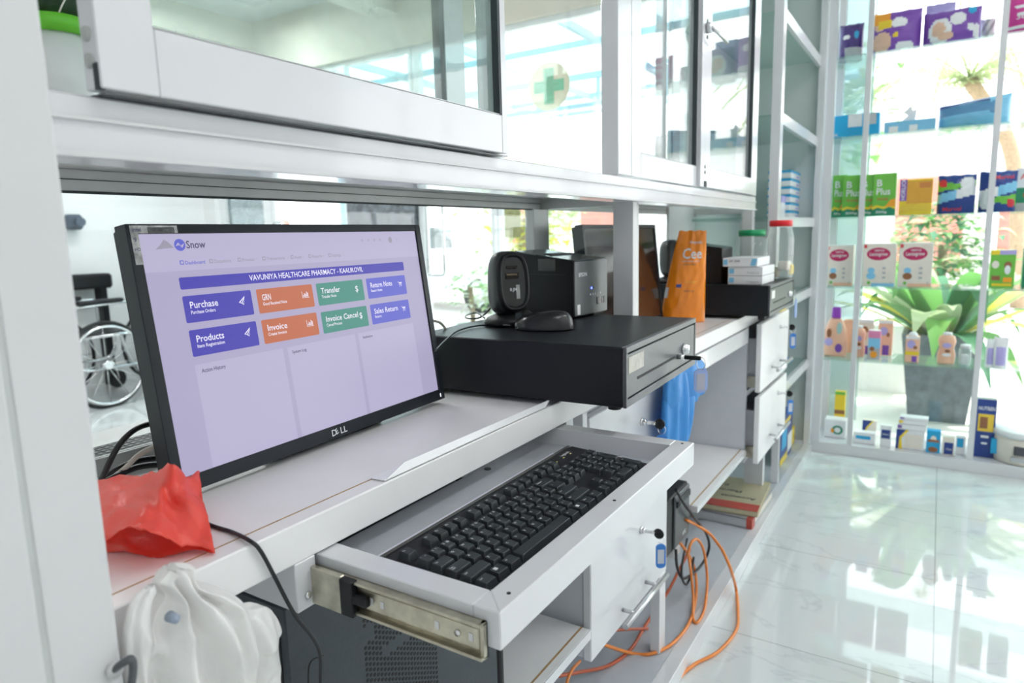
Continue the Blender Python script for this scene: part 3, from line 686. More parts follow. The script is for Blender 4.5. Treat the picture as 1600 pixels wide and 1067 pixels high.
# ================================================================= MONITORS
def face_local(yaw, tilt, BL):
    """local frame of a tilted panel: x right, y up the panel, z towards the viewer"""
    r = Vector((math.cos(yaw), math.sin(yaw), 0)); n = Vector((-math.sin(yaw), math.cos(yaw), 0)); u = Vector((0, 0, math.cos(tilt)))+n*math.sin(tilt)
    f = r.cross(u)
    return Matrix(((r.x, u.x, f.x, BL[0]), (r.y, u.y, f.y, BL[1]), (r.z, u.z, f.z, BL[2]), (0, 0, 0, 1)))
def monitor(label, BL, yaw, tilt, W, H, lit):
    K = face_local(yaw, tilt, BL); cx = BL[0]+W/2*math.cos(yaw)
    base = (cx-.10*math.sin(yaw), BL[1]+W/2*math.sin(yaw)+.075, .84)
    t = thing('monitor', label, 'monitor', base)
    bs, bt, bb = .013, .011, .018
    b = MB()
    for q in ((0, bs, 0, H), (W-bs, W, 0, H), (bs, W-bs, 0, bb), (bs, W-bs, H-bt, H)): b.box(q[0], q[1], q[2], q[3], -.022, 0, BEZEL, .0008, mtx=K)
    b.build('bezel', t)
    b = MB(); b.box(.004, W-.004, .004, H-.004, -.034, -.021, BLACK, .002, mtx=K); b.box(W*.2, W*.8, H*.2, H*.8, -.05, -.034, BLACK, .005, mtx=K); b.build('rear_shell', t)
    b = MB(); c = K @ Vector((W/2, H*.4, -.045)); b.box(c.x-.035, c.x+.035, c.y, c.y+.03, .85, c.z+.05, BLACK, .004); b.build('stand', t)
    b = MB(); b.box(cx-.11, cx+.11, base[1]-.055, base[1]+.07, .8405, .85, BLACK, .003); b.build('stand_base', t)
    sc = MB()
    if not lit:
        sc.box(bs, W-bs, bb, H-bt, -.006, -.0025, M('screen_off', (.035, .018, .013), .12, var=.3, scale=5), mtx=K); sc.build('screen', t); return t
    def E_(n, c, e=1.0):
        m = M('screen_'+n, c, .35, var=0, emit=e); m.node_tree.nodes['Principled BSDF'].inputs['Base Color'].default_value = (.012, .012, .015, 1); m.node_tree.nodes['Principled BSDF'].inputs['Specular IOR Level'].default_value = .25; return m
    SBG = E_('background', (.41, .38, .555)); SPAN = E_('panel', (.47, .44, .62)); 
    SPU = E_('indigo', (.065, .055, .42)); SOR = E_('orange', (.52, .15, .07)); SGR = E_('green', (.065, .27, .22)); SW = E_('white', (.85, .83, .95)); SDK = E_('ink', (.06, .05, .12)); SGY = E_('grey', (.33, .31, .40)); SBL = E_('blue', (.12, .13, .58))
    sw, sh = W-2*bs, H-bb-bt
    sc.box(bs, W-bs, bb, H-bt, -.006, -.003, SBG, mtx=K); sc = sc.build('screen', t)
    K2 = K @ Matrix.Translation((bs, bb+sh, -.003))
    def rect(b, u0, v0, u1, v1, m, off=.0003, r=0):
        X0, X1, Y0, Y1 = u0*sw, u1*sw, -v1*sh, -v0*sh
        if r:
            pts = []
            for cx_, cy_, a0 in ((X1-r, Y1-r, 0), (X0+r, Y1-r, 90), (X0+r, Y0+r, 180), (X1-r, Y0+r, 270)):
                for k in range(4): a = math.radians(a0+30*k); pts.append((cx_+r*math.cos(a), cy_+r*math.sin(a)))
        else: pts = [(X0, Y0), (X1, Y0), (X1, Y1), (X0, Y1)]
        b.poly([K2 @ Vector((x, y, off)) for x, y in pts], m)
    def txt(b, s_, u, v, h, m, cx_=False, wide=None):
        q = h*sh/.7; vs, ps, wd = textgeo(s_); sq = 1
        if wide: sq = wide*sw/(wd*q)
        b.text(s_, q, K2 @ Matrix.Translation((u*sw, -v*sh, 0)), m, cx=cx_, off=.0007, squash=sq)
    b = MB(); rect(b, 0, 0, 1, .155, SPAN, .00015)
    for u0, u1 in ((.082, .349), (.364, .630), (.644, .916)): rect(b, u0, .555, u1, 1, SPAN, .00015)
    b.build('page_panels', sc, recalc=False)
    b = MB(); rect(b, .081, .183, .912, .234, SPU, r=.002); txt(b, 'VAVUNIYA HEALTHCARE PHARMACY - KAALIKOVIL', .279, .220, .026, SW, wide=.43); b.build('title_banner', sc, recalc=False)
    cards = [(.081, .262, .276, .376, SPU, 'Purchase', 'Purchase Orders', 0), (.082, .407, .276, .520, SPU, 'Products', 'Item Registration', 0),
             (.293, .263, .488, .377, SOR, 'GRN', 'Good Received Note', 1), (.293, .408, .488, .521, SOR, 'Invoice', 'Create Invoice', 1),
             (.504, .263, .699, .378, SGR, 'Transfer', 'Transfer Note', 2), (.505, .411, .699, .523, SGR, 'Invoice Cancel', 'Cancel Process', 2),
             (.716, .262, .909, .376, SBL, 'Return Note', 'Return Items', 3), (.716, .410, .909, .522, SBL, 'Sales Return', 'Returns', 3)]
    for u0, v0, u1, v1, m, a, s_, ic in cards:
        b = MB(); rect(b, u0, v0, u1, v1, m, r=.002); txt(b, a, u0+.015, v0+.054, .029, SW, wide=.0097*len(a)); txt(b, s_, u0+.015, v0+.078, .015, SW, wide=.0045*len(s_))
        iu, iv = u1-.042, v0+.052
        if ic == 0:
            b.poly([K2 @ Vector((x*sw, -y*sh, .0007)) for x, y in ((iu, iv), (iu+.02, iv-.028), (iu+.014, iv+.014), (iu+.009, iv+.006))], SW)
            b.poly([K2 @ Vector((x*sw, -y*sh, .0010)) for x, y in ((iu+.004, iv+.0), (iu+.016, iv-.018), (iu+.008, iv+.002))], m); b.poly([K2 @ Vector((x*sw, -y*sh, .0010)) for x, y in ((iu+.010, iv+.004), (iu+.017, iv-.014), (iu+.013, iv+.008))], m)
        elif ic == 1:
            for k, hgt in enumerate((.010, .018, .014, .026, .020)): rect(b, iu+.004+k*.004, iv+.008-hgt, iu+.0065+k*.004, iv+.008, SW, .0007)
            rect(b, iu, iv-.02, iu+.0015, iv+.012, SW, .0007); rect(b, iu, iv+.0105, iu+.026, iv+.0125, SW, .0007)
        elif ic == 2: txt(b, '$', iu+.004, iv+.012, .032, SW)
        else:
            rect(b, iu, iv-.016, iu+.005, iv-.013, SW, .0007); rect(b, iu+.005, iv-.012, iu+.020, iv-.004, SW, .0007); rect(b, iu+.006, iv, iu+.019, iv+.003, SW, .0007)
            for q in (.007, .015): rect(b, iu+q, iv+.007, iu+q+.003, iv+.012, SW, .0007)
        b.build('card', sc, recalc=False)
    b = MB(); b.mat(SBL)
    pts = [(.099+.0145*math.cos(2*PI*k/24), .047+.0145*16/9*math.sin(2*PI*k/24)*.98) for k in range(24)]
    b.poly([K2 @ Vector((x*sw, -y*sh, .0006)) for x, y in pts], SBL)
    b.poly([K2 @ Vector((x*sw, -y*sh, .0009)) for x, y in ((.087, .052), (.095, .036), (.101, .050), (.111, .040), (.104, .060), (.097, .047))], SPAN)
    b.poly([K2 @ Vector((x*sw, -y*sh, .0006)) for x, y in ((.036, .064), (.05, .045), (.06, .024), (.07, .033), (.083, .058), (.06, .060))], SGY)
    txt(b, 'Snow', .115, .062, .032, SDK, wide=.052); b.build('logo', sc, recalc=False)
    b = MB()
    for u, s_ in ((.091, 'Dashboard'), (.17, 'Datastore'), (.253, 'Process'), (.331, 'Transactions'), (.428, 'Audit'), (.494, 'Reports'), (.572, 'Settings')):
        m = SBL if s_ == 'Dashboard' else SGY
        rect(b, u, .112, u+.010, .130, m, .0006); rect(b, u+.002, .116, u+.008, .126, SPAN, .0008); txt(b, s_, u+.013, .130, .015, m)
        if s_ != 'Dashboard':
            e_ = u+.016+len(s_)*.0058; rect(b, e_, .121, e_+.003, .123, m, .0006)
    for k, u in enumerate((.722, .752, .780, .808)):
        rect(b, u, .042, u+.008, .054, SGY, .0006); rect(b, u+.002, .045, u+.006, .052, SPAN, .0008)
    b.poly([K2 @ Vector(((.862+.009*math.cos(2*PI*k/20))*sw, -(.049+.018*math.sin(2*PI*k/20))*sh, .0006)) for k in range(20)], SGY)
    for k in range(3): rect(b, .892, .044+k*.005, .900, .0455+k*.005, SGY, .0006)
    b.build('menu', sc, recalc=False)
    b = MB(); txt(b, 'Action History', .097, .592, .017, SDK, wide=.067); txt(b, 'System Log', .378, .590, .015, SDK, wide=.051); txt(b, 'Notifications', .661, .588, .013, SDK, wide=.045)
    b.build('panel_titles', sc, recalc=False)
    # maker's logo on the lower bezel, power light, buttons, sticker
    LOGO = M('bezel_logo', (.75, .76, .78), .4, var=0)
    b = MB(); KL = K @ Matrix.Translation((W*.5-.017, .0045, 0)); b.text('D', .013, KL, LOGO, off=.0006, squash=1.1)
    b.text('E', .0115, KL @ Matrix.Translation((.0095, .0002, 0)) @ Matrix.Rotation(.45, 4, 'Z'), LOGO, off=.0006)
    b.text('L', .013, KL @ Matrix.Translation((.0170, 0, 0)), LOGO, off=.0006, squash=1.1); b.text('L', .013, KL @ Matrix.Translation((.0240, 0, 0)), LOGO, off=.0006, squash=1.1); b.build('maker_logo', t, recalc=False)
    b = MB(); b.box(W-.013, W-.0115, .005, .011, 0, .0005, E_('power_light', (.9, .9, .95), 2), mtx=K)
    for k in range(4): b.box(W-.03-k*.017, W-.027-k*.017, .0065, .0095, 0, .0006, RUBBER, mtx=K)
    b.build('buttons', t)
    b = MB(); ST = M('worn_sticker', (.55, .55, .53), .5, var=.5, scale=90)
    b.box(.004, .060, H-.0105, H-.002, 0, .0004, ST, mtx=K); b.box(.004, .0125, H-.045, H-.010, 0, .0004, ST, mtx=K); b.box(.024, .056, H-.0105, H-.004, .0003, .0006, M('sticker_scratch', (.12, .12, .12), .6, var=.5, scale=200), mtx=K)
    b.text('intel', .006, K @ Matrix.Translation((.006, H-.0085, 0)), SDK, off=.0007); b.text('9', .007, K @ Matrix.Translation((.006, H-.020, 0)), SDK, off=.0007); b.text('HD', .005, K @ Matrix.Translation((.005, H-.030, 0)), SDK, off=.0007)
    b.build('sticker', t)
    return t
monitor('black widescreen monitor lit with a lilac pharmacy dashboard, nearest the camera', (.4077, .7095, .85), .0338, .129, .5155, .3068, True)
monitor('dark switched-off monitor standing on the counter behind the first receipt printer', (1.575, .745, .85), .01, .10, .54, .3068, False)
# ================================================================= KEYBOARD
KX, KY, KZ = .507, .351, .7662
t = thing('keyboard', 'black full-size wired keyboard lying in the open keyboard tray', 'keyboard', (.737, .4375, .7655))
KM = Matrix.Translation((KX, KY, KZ)) @ Matrix.Rotation(.022, 4, 'X')
KW, KD = .450, .152
b = MB(); prof = [(0, 0), (0, .007), (.004, .0105), (.143, .0165), (.152, .012), (.152, 0)]
b.prism(prof, 'x', 0, KW, KBASE, mtx=KM)
b.build('case', t)
b = MB(); b.box(.0, KW, .146, .1515, .0162, .0166, GLOSSB, mtx=KM)
b.build('rear_edge', t)
U = .01905
def zdeck(y): return .0105+(y-.004)/.139*.006
stuff = MB(); nkey = 0
def onekey(x, y, w, h, leg, size=.0043, last=False):
    """x, y = lower-left of the key cell"""
    global nkey
    g = .0012; z = zdeck(y+h/2)-.0012; hh = .0088; tp = .0022
    a = (x+g, y+g, x+w-g, y+h-g)
    kb = stuff if last else MB(); kb.mat(KEYM)
    lo = [(a[0], a[1], z), (a[2], a[1], z), (a[2], a[3], z), (a[0], a[3], z)]
    hi = [(a[0]+tp, a[1]+tp*1.25, z+hh), (a[2]-tp, a[1]+tp*1.25, z+hh), (a[2]-tp, a[3]-tp*.6, z+hh+.0008), (a[0]+tp, a[3]-tp*.6, z+hh+.0008)]
    A = [kb.bm.verts.new(KM @ Vector(p)) for p in lo]; B = [kb.bm.verts.new(KM @ Vector(p)) for p in hi]
    fs = [kb.bm.faces.new((A[k], A[(k+1) % 4], B[(k+1) % 4], B[k])) for k in range(4)]+[kb.bm.faces.new(B)]
    kb._tag(fs)
    es = set(e for f in fs for e in f.edges if all(v in B for v in e.verts) or (any(v in B for v in e.verts)))
    r_ = bmesh.ops.bevel(kb.bm, geom=list(es), offset=.0007, segments=2, affect='EDGES', profile=.5, material=-1)
    kb._tag(r_['faces'], True)
    for k, s_ in enumerate(leg.split('|')):
        if s_ == 'WIN':
            for i in range(2):
                for j in range(2): kb.box(a[0]+tp+.003+i*.0024, a[0]+tp+.005+i*.0024, a[3]-tp-.006+j*.0024, a[3]-tp-.004+j*.0024, z+hh+.0004, z+hh+.0010, LEG, mtx=KM)
        elif s_:
            kb.text(s_, size if len(s_) < 3 else .0028, KM @ Matrix.Translation((a[0]+tp+.001+(k*.0055 if len(s_) < 3 else 0), a[3]-tp-.0042-(0 if len(s_) < 3 else k*.003), z+hh)), LEG, off=.0010)
    if not last: kb.build('key', t)
    nkey += 1
BX, BY = .0085, .012
def row(y, x, keys, h=1):
    for kk in keys:
        if isinstance(kk, (int, float)): x += kk; continue
        leg, w_ = (kk if isinstance(kk, tuple) else (kk, 1)); onekey(BX+x*U, BY+y*U, w_*U, h*U, leg, last=nkey >= 100); x += w_
Yf = 5.35
row(0, 0, [('Ctrl', 1.25), ('WIN', 1.25), ('Alt', 1.25), ('', 6.25), ('Alt', 1.25), ('WIN', 1.25), ('Menu', 1.25), ('Ctrl', 1.25), .25, '<', 'v', '>'])
row(1, 0, [('Shift', 2.25), 'Z', 'X', 'C', 'V', 'B', 'N', 'M', ',|<', '.|>', '/|?', ('Shift', 2.75), 1.25, '^'])
row(2, 0, [('Caps|Lock', 1.75), 'A', 'S', 'D', 'F', 'G', 'H', 'J', 'K', 'L', ';', "'", ('Enter', 2.25)])
row(3, 0, [('Tab', 1.5), 'Q', 'W', 'E', 'R', 'T', 'Y', 'U', 'I', 'O', 'P', '[', ']', ('\\', 1.5), .25, 'Del', 'End', 'PgDn'])
row(4, 0, ['`|~', '1|!', '2|@', '3|#', '4|$', '5|%', '6|^', '7|&', '8|*', '9|(', '0|)', '-|_', '=|+', ('Backspace', 2), .25, 'Ins', 'Home', 'PgUp'])
row(Yf, 0, ['Esc', 1, 'F1', 'F2', 'F3', 'F4', .5, 'F5', 'F6', 'F7', 'F8', .5, 'F9', 'F10', 'F11', 'F12', .25, 'PrtSc', 'ScrLk', 'Pause'])
row(0, 18.5, [('0', 2), '.']); row(1, 18.5, ['1', '2', '3']); row(2, 18.5, ['4', '5', '6']); row(3, 18.5, ['7', '8', '9', ])
onekey(BX+21.5*U, BY, U, 2*U, 'Ent', last=nkey >= 100); onekey(BX+21.5*U, BY+2*U, U, 2*U, '+', last=nkey >= 100)
row(4, 18.5, ['Num', '/', '*', '-'])
so = stuff.build('key', t); so['kind'] = 'stuff'
b = MB()
for k in range(3): b.box(BX+(18.9+k*1.2)*U, BX+(18.9+k*1.2)*U+.004, .128, .1295, .0160, .0168, M('lock_light', (.75, .7, .2), .4, emit=0), mtx=KM)
b.text('logitech', .008, KM @ Matrix.Translation((.395, .132, .0165)), LEG, off=.0008); b.build('printed_marks', t)
# ================================================================= CASH DRAWERS
def cashdrawer(label, x, y, yaw, keyed):
    W, D, H0, H1 = .412, .425, .850, .950
    if not keyed: H0, H1 = .853, .953
    t = thing('cash_drawer', label, 'cash drawer', (x, y, .84), yaw, local=True)
    z0, z1 = H0-.84, H1-.84
    MB().box(0, W, .0045, D, z0, z1, BLACKM, .002).build('housing', t)
    b = MB(); b.box(0, W, -.002, .0045, z1-.010, z1, DGREY, .001); b.box(0, W, -.002, .0045, z0, z0+.013, DGREY, .001); b.box(0, .007, -.002, .0045, z0+.013, z1-.010, DGREY); b.box(W-.007, W, -.002, .0045, z0+.013, z1-.010, DGREY); b.box(.007, W-.007, .003, .0048, z0+.01, z1-.013, SEAL); b.build('front_frame', t)
    MB().box(.0095, W-.0095, -.001, .003, z0+.016, z1-.013, DGREY, .0008).build('drawer_front', t)
    MB().box(.055, .265, -.0016, .0012, z0+.038, z0+.0425, RUBBER).build('slot', t)
    b = MB(); b.box(.012, .085, -.0016, -.0009, z1-.045, z1-.018, M('tape_label', (.45, .43, .38), .4, var=.15, scale=80)) if keyed else b.box(.03, .075, -.0016, -.0009, z1-.045, z1-.02, WLAM)
    b.build('tape_label', t)
    b = MB(); b.lathe([(0, -.014), (.008, -.014), (.010, -.006), (.0135, -.0012), (0, .001)], (.325, .001, z0+.047), CHROME, axis='y', n=24); b.build('lock', t)
    for fx in (.03, W-.03):
        for fy in (.03, D-.03):
            b = MB(); b.lathe([(0, 0), (.011, 0), (.012, z0), (0, z0)], (fx, fy, -.0005 if fy > .2 or not keyed else -.0), RUBBER, n=16); b.build('foot', t)
    return t
C1 = cashdrawer('large black cash drawer jutting over the counter edge, under the scanner and printer', .993, .415, .035, True)
cashdrawer('second black cash drawer farther along the counter, under jars and white boxes', 2.262, .452, 0, False)
# key of the cash drawer
kp = at(1056, 557, Y=.428)
t = thing('key', 'black-headed key with a pale translucent blue tag in the cash drawer lock', 'key', (kp.x, kp.y-.03, kp.z))
MB().cyl((kp.x, .425, kp.z), (kp.x, .41, kp.z), .005, CHROME).build('blade', t)
MB().box(kp.x-.004, kp.x+.004, .378, .412, kp.z-.004, kp.z+.004, BLACK, .002).build('head', t)
rp = (kp.x, .378, kp.z-.010)
MB().tube([(rp[0], rp[1]+.009*math.cos(a), rp[2]+.012*math.sin(a)) for a in [2*PI*k/20 for k in range(20)]], .0008, CHROME, 6, closed=True).build('ring', t)
TG = translucent('tag_pale', (.50, .62, .92), .3, .3, 0, .2)
KR = Matrix.Translation((rp[0], rp[1], 0)) @ Matrix.Rotation(-.95, 4, 'Z') @ Matrix.Translation((-rp[0], -rp[1], 0))
o_ = [(rp[0]+.0135*math.cos(a), rp[2]-.048+.010*math.sin(a)) for a in [PI+PI*k/10 for k in range(11)]]+[(rp[0]+.0135*math.cos(a), rp[2]-.020+.010*math.sin(a)) for a in [PI*k/10 for k in range(11)]]
MB().prism(o_, 'y', rp[1]-.0015, rp[1]+.0015, TG, mtx=KR).build('tag', t)
MB().box(rp[0]-.008, rp[0]+.008, rp[1]-.002, rp[1]+.002, rp[2]-.052, rp[2]-.020, M('tag_paper_grey', (.48, .48, .56), .6), mtx=KR).build('tag_paper', t)
# ================================================================= RECEIPT PRINTERS, SCANNERS, MOUSE
def printer(label, loc, yaw, W=.147, D=.195, H=.125, logo=True):
    t = thing('receipt_printer', label, 'printer', loc, yaw, local=True)
    prof = [(0, .006), (0, H-.004), (.004, H), (.10, H+.012), (.16, H+.020), (.185, H+.008), (D, H-.02), (D, 0), (.01, 0)]
    MB().prism(prof, 'x', .0, W, BLACK).build('body', t)
    TOP = M('printer_top', (.03, .045, .048), .22, var=.05)
    b = MB(); b.prism([(.0, H-.001), (.004, H+.0012), (.098, H+.0135), (.098, H+.010), (.0, H-.004)], 'x', .003, W-.003, TOP); b.prism([(.112, H+.0135), (.16, H+.022), (.184, H+.010), (.18, H), (.112, H)], 'x', .012, W-.012, TOP); b.build('lid', t)
    MB().box(.03, W-.03, .075, .105, H+.008, H+.0135, SEAL).build('paper_slot', t)
    b = MB(); b.box(.0, .001, .02, .15, H-.03, H-.029, SEAL); b.box(-.0012, .001, .045, .09, H-.022, H+.004, GLOSSB); b.build('side_latch', t)
    if logo:
        FP = M('printer_front', (.11, .12, .125), .35, metal=.2, var=.05); MB().box(.003, W-.001, -.001, .002, .006, H-.003, FP).build('front_panel', t)
        b = MB(); KF = face_mtx((.018, -.0012, H-.035), (1, 0, 0), (0, 0, 1)); b.text('EPSON', .0115, KF, LEG, off=.0006)
        b.box(.072, .076, -.002, -.001, .060, .064, M('blue_led', (.1, .15, 1), .3, emit=6, var=0)); b.box(.082, .085, -.002, -.001, .060, .064, SEAL)
        for k in range(5): b.box(.068+k*.011, .071+k*.011, -.0016, -.001, .046, .050, LEG)
        for k in range(4): b.box(.098+k*.010, .105+k*.010, -.0022, -.001, .024, .040, GLOSSB)
        b.box(.012, .024, -.0016, -.001, .008, .030, WLAM); b.build('front_marks', t)
    return t
printer('black receipt printer with a sloping top behind the barcode scanner', (1.287, .655, .9505), -.07)
printer('second black receipt printer on the farther cash drawer, behind the orange pouch', (2.315, .62, .9535), 0, .135, .13, .12, False)
def sq(v, e): return math.copysign(abs(v)**e, v)
def scanner(label, loc, yaw, full=True):
    t = thing('barcode_scanner', label, 'scanner', loc, yaw, local=True)
    # local: window faces -y
    b = MB(); b.lathe([(0, 0), (.047, 0), (.050, .006), (.044, .016), (.024, .024), (.018, .03), (0, .03)], (0, 0, 0), BLACK, n=32); b.build('base', t)
    KH = Matrix.Translation((0, 0, .086)) @ Matrix.Rotation(-.10, 4, 'X')
    b = MB()
    def f(u, v):
        a = 2*PI*u; p = -PI/2+PI*v
        x = .038*sq(math.cos(p), .55)*sq(math.cos(a), .6); y = .030*sq(math.cos(p), .55)*sq(math.sin(a), .6); z = .064*sq(math.sin(p), .6)
        return KH @ Vector((x*(1-.10*(z/.057)*-1*-1), y, z))
    b.grid(f, 36, 22, M('scanner_shell', (.03, .035, .038), .35, var=.1), closeu=True); bmesh.ops.remove_doubles(b.bm, verts=b.bm.verts, dist=1e-5); b.build('head', t)
    if not full: return t
    def oval(rx, rz, n=36, cz=0): return [(rx*sq(math.cos(2*PI*k/n), .7), cz+rz*sq(math.sin(2*PI*k/n), .75)) for k in range(n)]
    b = MB(); b.mat(BLACK); n = 36
    ring = [[b.bm.verts.new(KH @ Vector((x, y_, z))) for x, z in oval(rx, rz)] for rx, rz, y_ in ((.035, .060, -.022), (.033, .058, -.0345), (.028, .052, -.0345), (.026, .049, -.026))]
    b._tag([b.bm.faces.new((A[k], A[(k+1) % n], B[(k+1) % n], B[k])) for A, B in zip(ring, ring[1:]) for k in range(n)], True); b.build('rim', t)
    MB().prism(oval(.0265, .0495), 'y', -.0305, -.030, GLOSSB, mtx=KH).build('window', t)
    b = MB()
    MIR = M('scanner_mirror', (.55, .5, .45), .08, metal=1, var=.1)
    for z_, w_ in ((.026, .014), (.012, .017), (.006, .017)): b.prism([(-.0312, z_), (-.0308, z_+.004), (-.036, z_+.006)], 'x', -w_, w_*.6, MIR, mtx=KH)
    b.text('8.JM', .009, KH @ face_mtx((-.010, -.031, -.018), (1, 0, 0), (0, 0, 1)), LEG, off=.0006); b.box(.004, .012, -.0315, -.031, -.034, -.006, M('painted_glare_label', (.5, .5, .5), .2, var=.3), mtx=KH); b.build('window_detail', t)  # grey label patch has the glare on the window painted into its colour
    return t
scanner('black upright barcode scanner with an oval glossy window beside the first receipt printer', (1.165, .745, .9505), -.55)
scanner('small black barcode scanner half hidden behind the orange pouch', (2.325, .80, .9535), -.5, False)
t = thing('mouse', 'black computer mouse on top of the large cash drawer, in front of the scanner', 'mouse', (1.128, .64, .9505), .37, local=True)
b = MB()
def f(u, v):
    a = 2*PI*u; p = PI/2*v; y = .058*math.cos(p)**.7*math.sin(a) if v < 1 else 0; x = .032*math.cos(p)**.7*math.cos(a) if v < 1 else 0
    return Vector((x*(1-.12*math.sin(a)), y, .002+.034*math.sin(p)**.8*(1-.25*y/.058)))
b.grid(f, 40, 16, M('mouse_shell', (.018, .018, .02), .22, var=.1), closeu=True); bmesh.ops.remove_doubles(b.bm, verts=b.bm.verts, dist=1e-5)
b.lathe([(0, 0), (.03, 0), (.032, .003)], (0, 0, 0), BLACK, n=40, sy=1.8); b.build('shell', t)
b = MB(); b.lathe([(0, -.003), (.009, -.003), (.009, .003), (0, .003)], (0, .032, .028), RUBBER, axis='x', n=20); b.build('scroll_wheel', t)
MB().box(-.0004, .0004, .012, .055, .016, .0325, SEAL).build('button_seam', t)
# ================================================================= PC TOWER
t = thing('computer_tower', 'black computer tower on the low shelf under the keyboard tray', 'computer', (.65, .665, .346))
PX0, PX1, PY0, PY1, PZ0, PZ1 = .437, .862, .577, .757, .352, .738
PCB = M('pc_side_panel', (.035, .045, .055), .4, var=.1, scale=200)
b = MB(); b.box(PX0, PX1-.02, PY0, PY1, PZ0, PZ1, PCB, .002); b.build('case', t)
b = MB(); b.box(PX1-.02, PX1, PY0-.002, PY1+.002, PZ0-.004, PZ1+.001, BLACK, .008, seg=3); b.build('front_bezel', t)
b = MB(); b.mat(RUBBER)
for i in range(22):
    for j in range(44):
        x = .552+i*.0064; z = .735-j*.0074+(i % 2)*.0037-.004
        if z < .40 or (j in (17, 18) and i > 4) or (i > 15 and j < 6) or (i < 3 and 10 < j < 14): continue
        b.prism([(x+.0026*math.cos(PI/3*k), z+.0026*math.sin(PI/3*k)) for k in range(6)], 'y', PY0-.0004, PY0+.0002)
b.build('side_vent', t)
b = MB(); b.box(PX0-.001, PX0+.001, PY0+.01, PY1-.01, PZ0+.02, PZ1-.012, RUBBER)
GR = M('fan_grille', (.10, .12, .13), .5, var=.1)
for i in range(11):
    for j in range(9):
        y = .640+i*.0088; z = .725-j*.0088-(i % 2)*.0044
        b.tube([(PX0-.002, y+.0046*math.cos(PI/3*k), z+.0046*math.sin(PI/3*k)) for k in range(6)], .0007, GR, 4, closed=True)
b.build('rear_grille', t)
b = MB(); b.box(PX0-.004, PX0-.001, .64, .652, .69, .715, GR); b.box(PX0-.003, PX0-.001, .60, .655, .655, .662, GR); b.lathe([(0, -.003), (.004, -.003), (.004, 0), (0, 0)], (PX0-.001, .605, .665), CHROME, axis='x', n=14)
b.box(PX0-.003, PX0-.001, .60, .70, .45, .6, DGREY); b.build('rear_ports', t)
for fx in (.47, .83):
    for fy in (.59, .74): MB().box(fx-.012, fx+.012, fy-.008, fy+.008, .3455, .353, RUBBER).build('foot', t)
# ================================================================= UPS
t = thing('power_backup', 'small black power backup unit fixed beside the first drawer cabinet', 'power supply', (1.735, .64, .262))
b = MB(); b.box(1.645, 1.83, .572, .70, .262, .425, BLACK, .006, seg=2); b.build('case', t)
b = MB(); b.box(1.70, 1.828, .566, .573, .268, .42, M('ups_front', (.05, .058, .065), .35, var=.1), .004); b.box(1.71, 1.825, .562, .567, .385, .405, BLACK, .002); b.text('APC', .016, face_mtx((1.765, .5658, .285), (1, 0, 0), (0, 0, 1)), LEG, off=.0006); b.build('front_panel', t)
MB().box(1.588, 1.646, .60, .68, .33, .345, DGREY).build('wall_bracket', t)
# ================================================================= CABLES
def cable(label, pts, r, m, name='cable', cat='cable', group=None, n=8):
    b = MB(); b.tube(spline(pts, 8), r, m, n); return tag(b.build(name), label, cat, group)
ORG = M('cable_orange', (.83, .26, .05), .4, var=.05); ORD = M('cable_rust', (.55, .12, .05), .4, var=.05); BCB = M('cable_black', (.012, .013, .016), .4, var=0, bump=.01); GCB = M('cable_grey', (.60, .56, .50), .5, var=.03)
def G_(L_, r=.006):
    out = []
    for px, py, y in L_:
        p = at(px, py, Y=y)
        if p.z < .052+r and p.y < .9:            # never below the plinth or the floor
            p = at(px, py, Z=.052+r)
            if p.y < .492: p = at(px, py, Z=r)
        out.append(p)
    return out
cable('black cable running from the red bag over the counter edge, then down past the bracket', [at(270, 795, Z=.8435), at(328, 820, Z=.8425), at(362, 831, Z=.8425), at(392, 846, Z=.8435)]+G_([(408, 862, .5455), (430, 903, .5445), (450, 942, .542), (466, 968, .54), (488, 995, .54), (500, 1022, .54), (501, 1066, .54), (500, 1120, .54)]), .0021, BCB)
cable('thin dark cable hanging in front of the computer tower', G_([(505, 1025, .565), (487, 1033, .565), (482, 1055, .565), (484, 1110, .565)]), .0012, BCB)
cable('black mouse cord crossing the top of the large cash drawer', [Vector((1.105, .70, .958)), at(775, 508, Z=.9535), at(745, 509, Z=.9535), at(715, 517, Z=.9535), at(697, 531, Z=.954), at(680, 548, Z=.954)], .0018, BCB)
cable('black scanner cord looping behind the upright scanner', [Vector((1.16, .80, .962)), at(745, 489, Z=.9535), at(730, 492, Z=.9535), at(729, 497, Z=.9535), at(750, 496, Z=.956), at(768, 480, Z=.975), at(775, 470, Z=.99)], .002, BCB)
cable('pale grey cable curving down at the right edge of the lit monitor', G_([(672, 500, .84), (690, 506, .83), (704, 530, .82), (709, 556, .82), (704, 582, .82), (690, 603, .82), (670, 612, .82)]), .0028, GCB)
cable('black cable arching left of the lit monitor', G_([(158, 752, .80), (172, 720, .80), (190, 690, .80), (215, 669, .80), (245, 661, .80), (275, 665, .80)]), .0035, BCB)
cable('grey cable rising behind the left edge of the lit monitor', G_([(168, 752, .83), (195, 732, .82), (218, 710, .81), (248, 695, .80), (270, 690, .80)]), .0032, GCB)
for i, (a, c) in enumerate(((716, 'thick black cable lying at the counter back, upper of the pair'), (726, 'thick black cable lying at the counter back, lower of the pair'))):
    cable(c, G_([(158, a+34-i*4, .84-i*.02), (185, a+16, .84-i*.02), (215, a+4, .84-i*.02), (250, a, .84-i*.02), (280, a+2, .84-i*.02)]), .004, BCB)
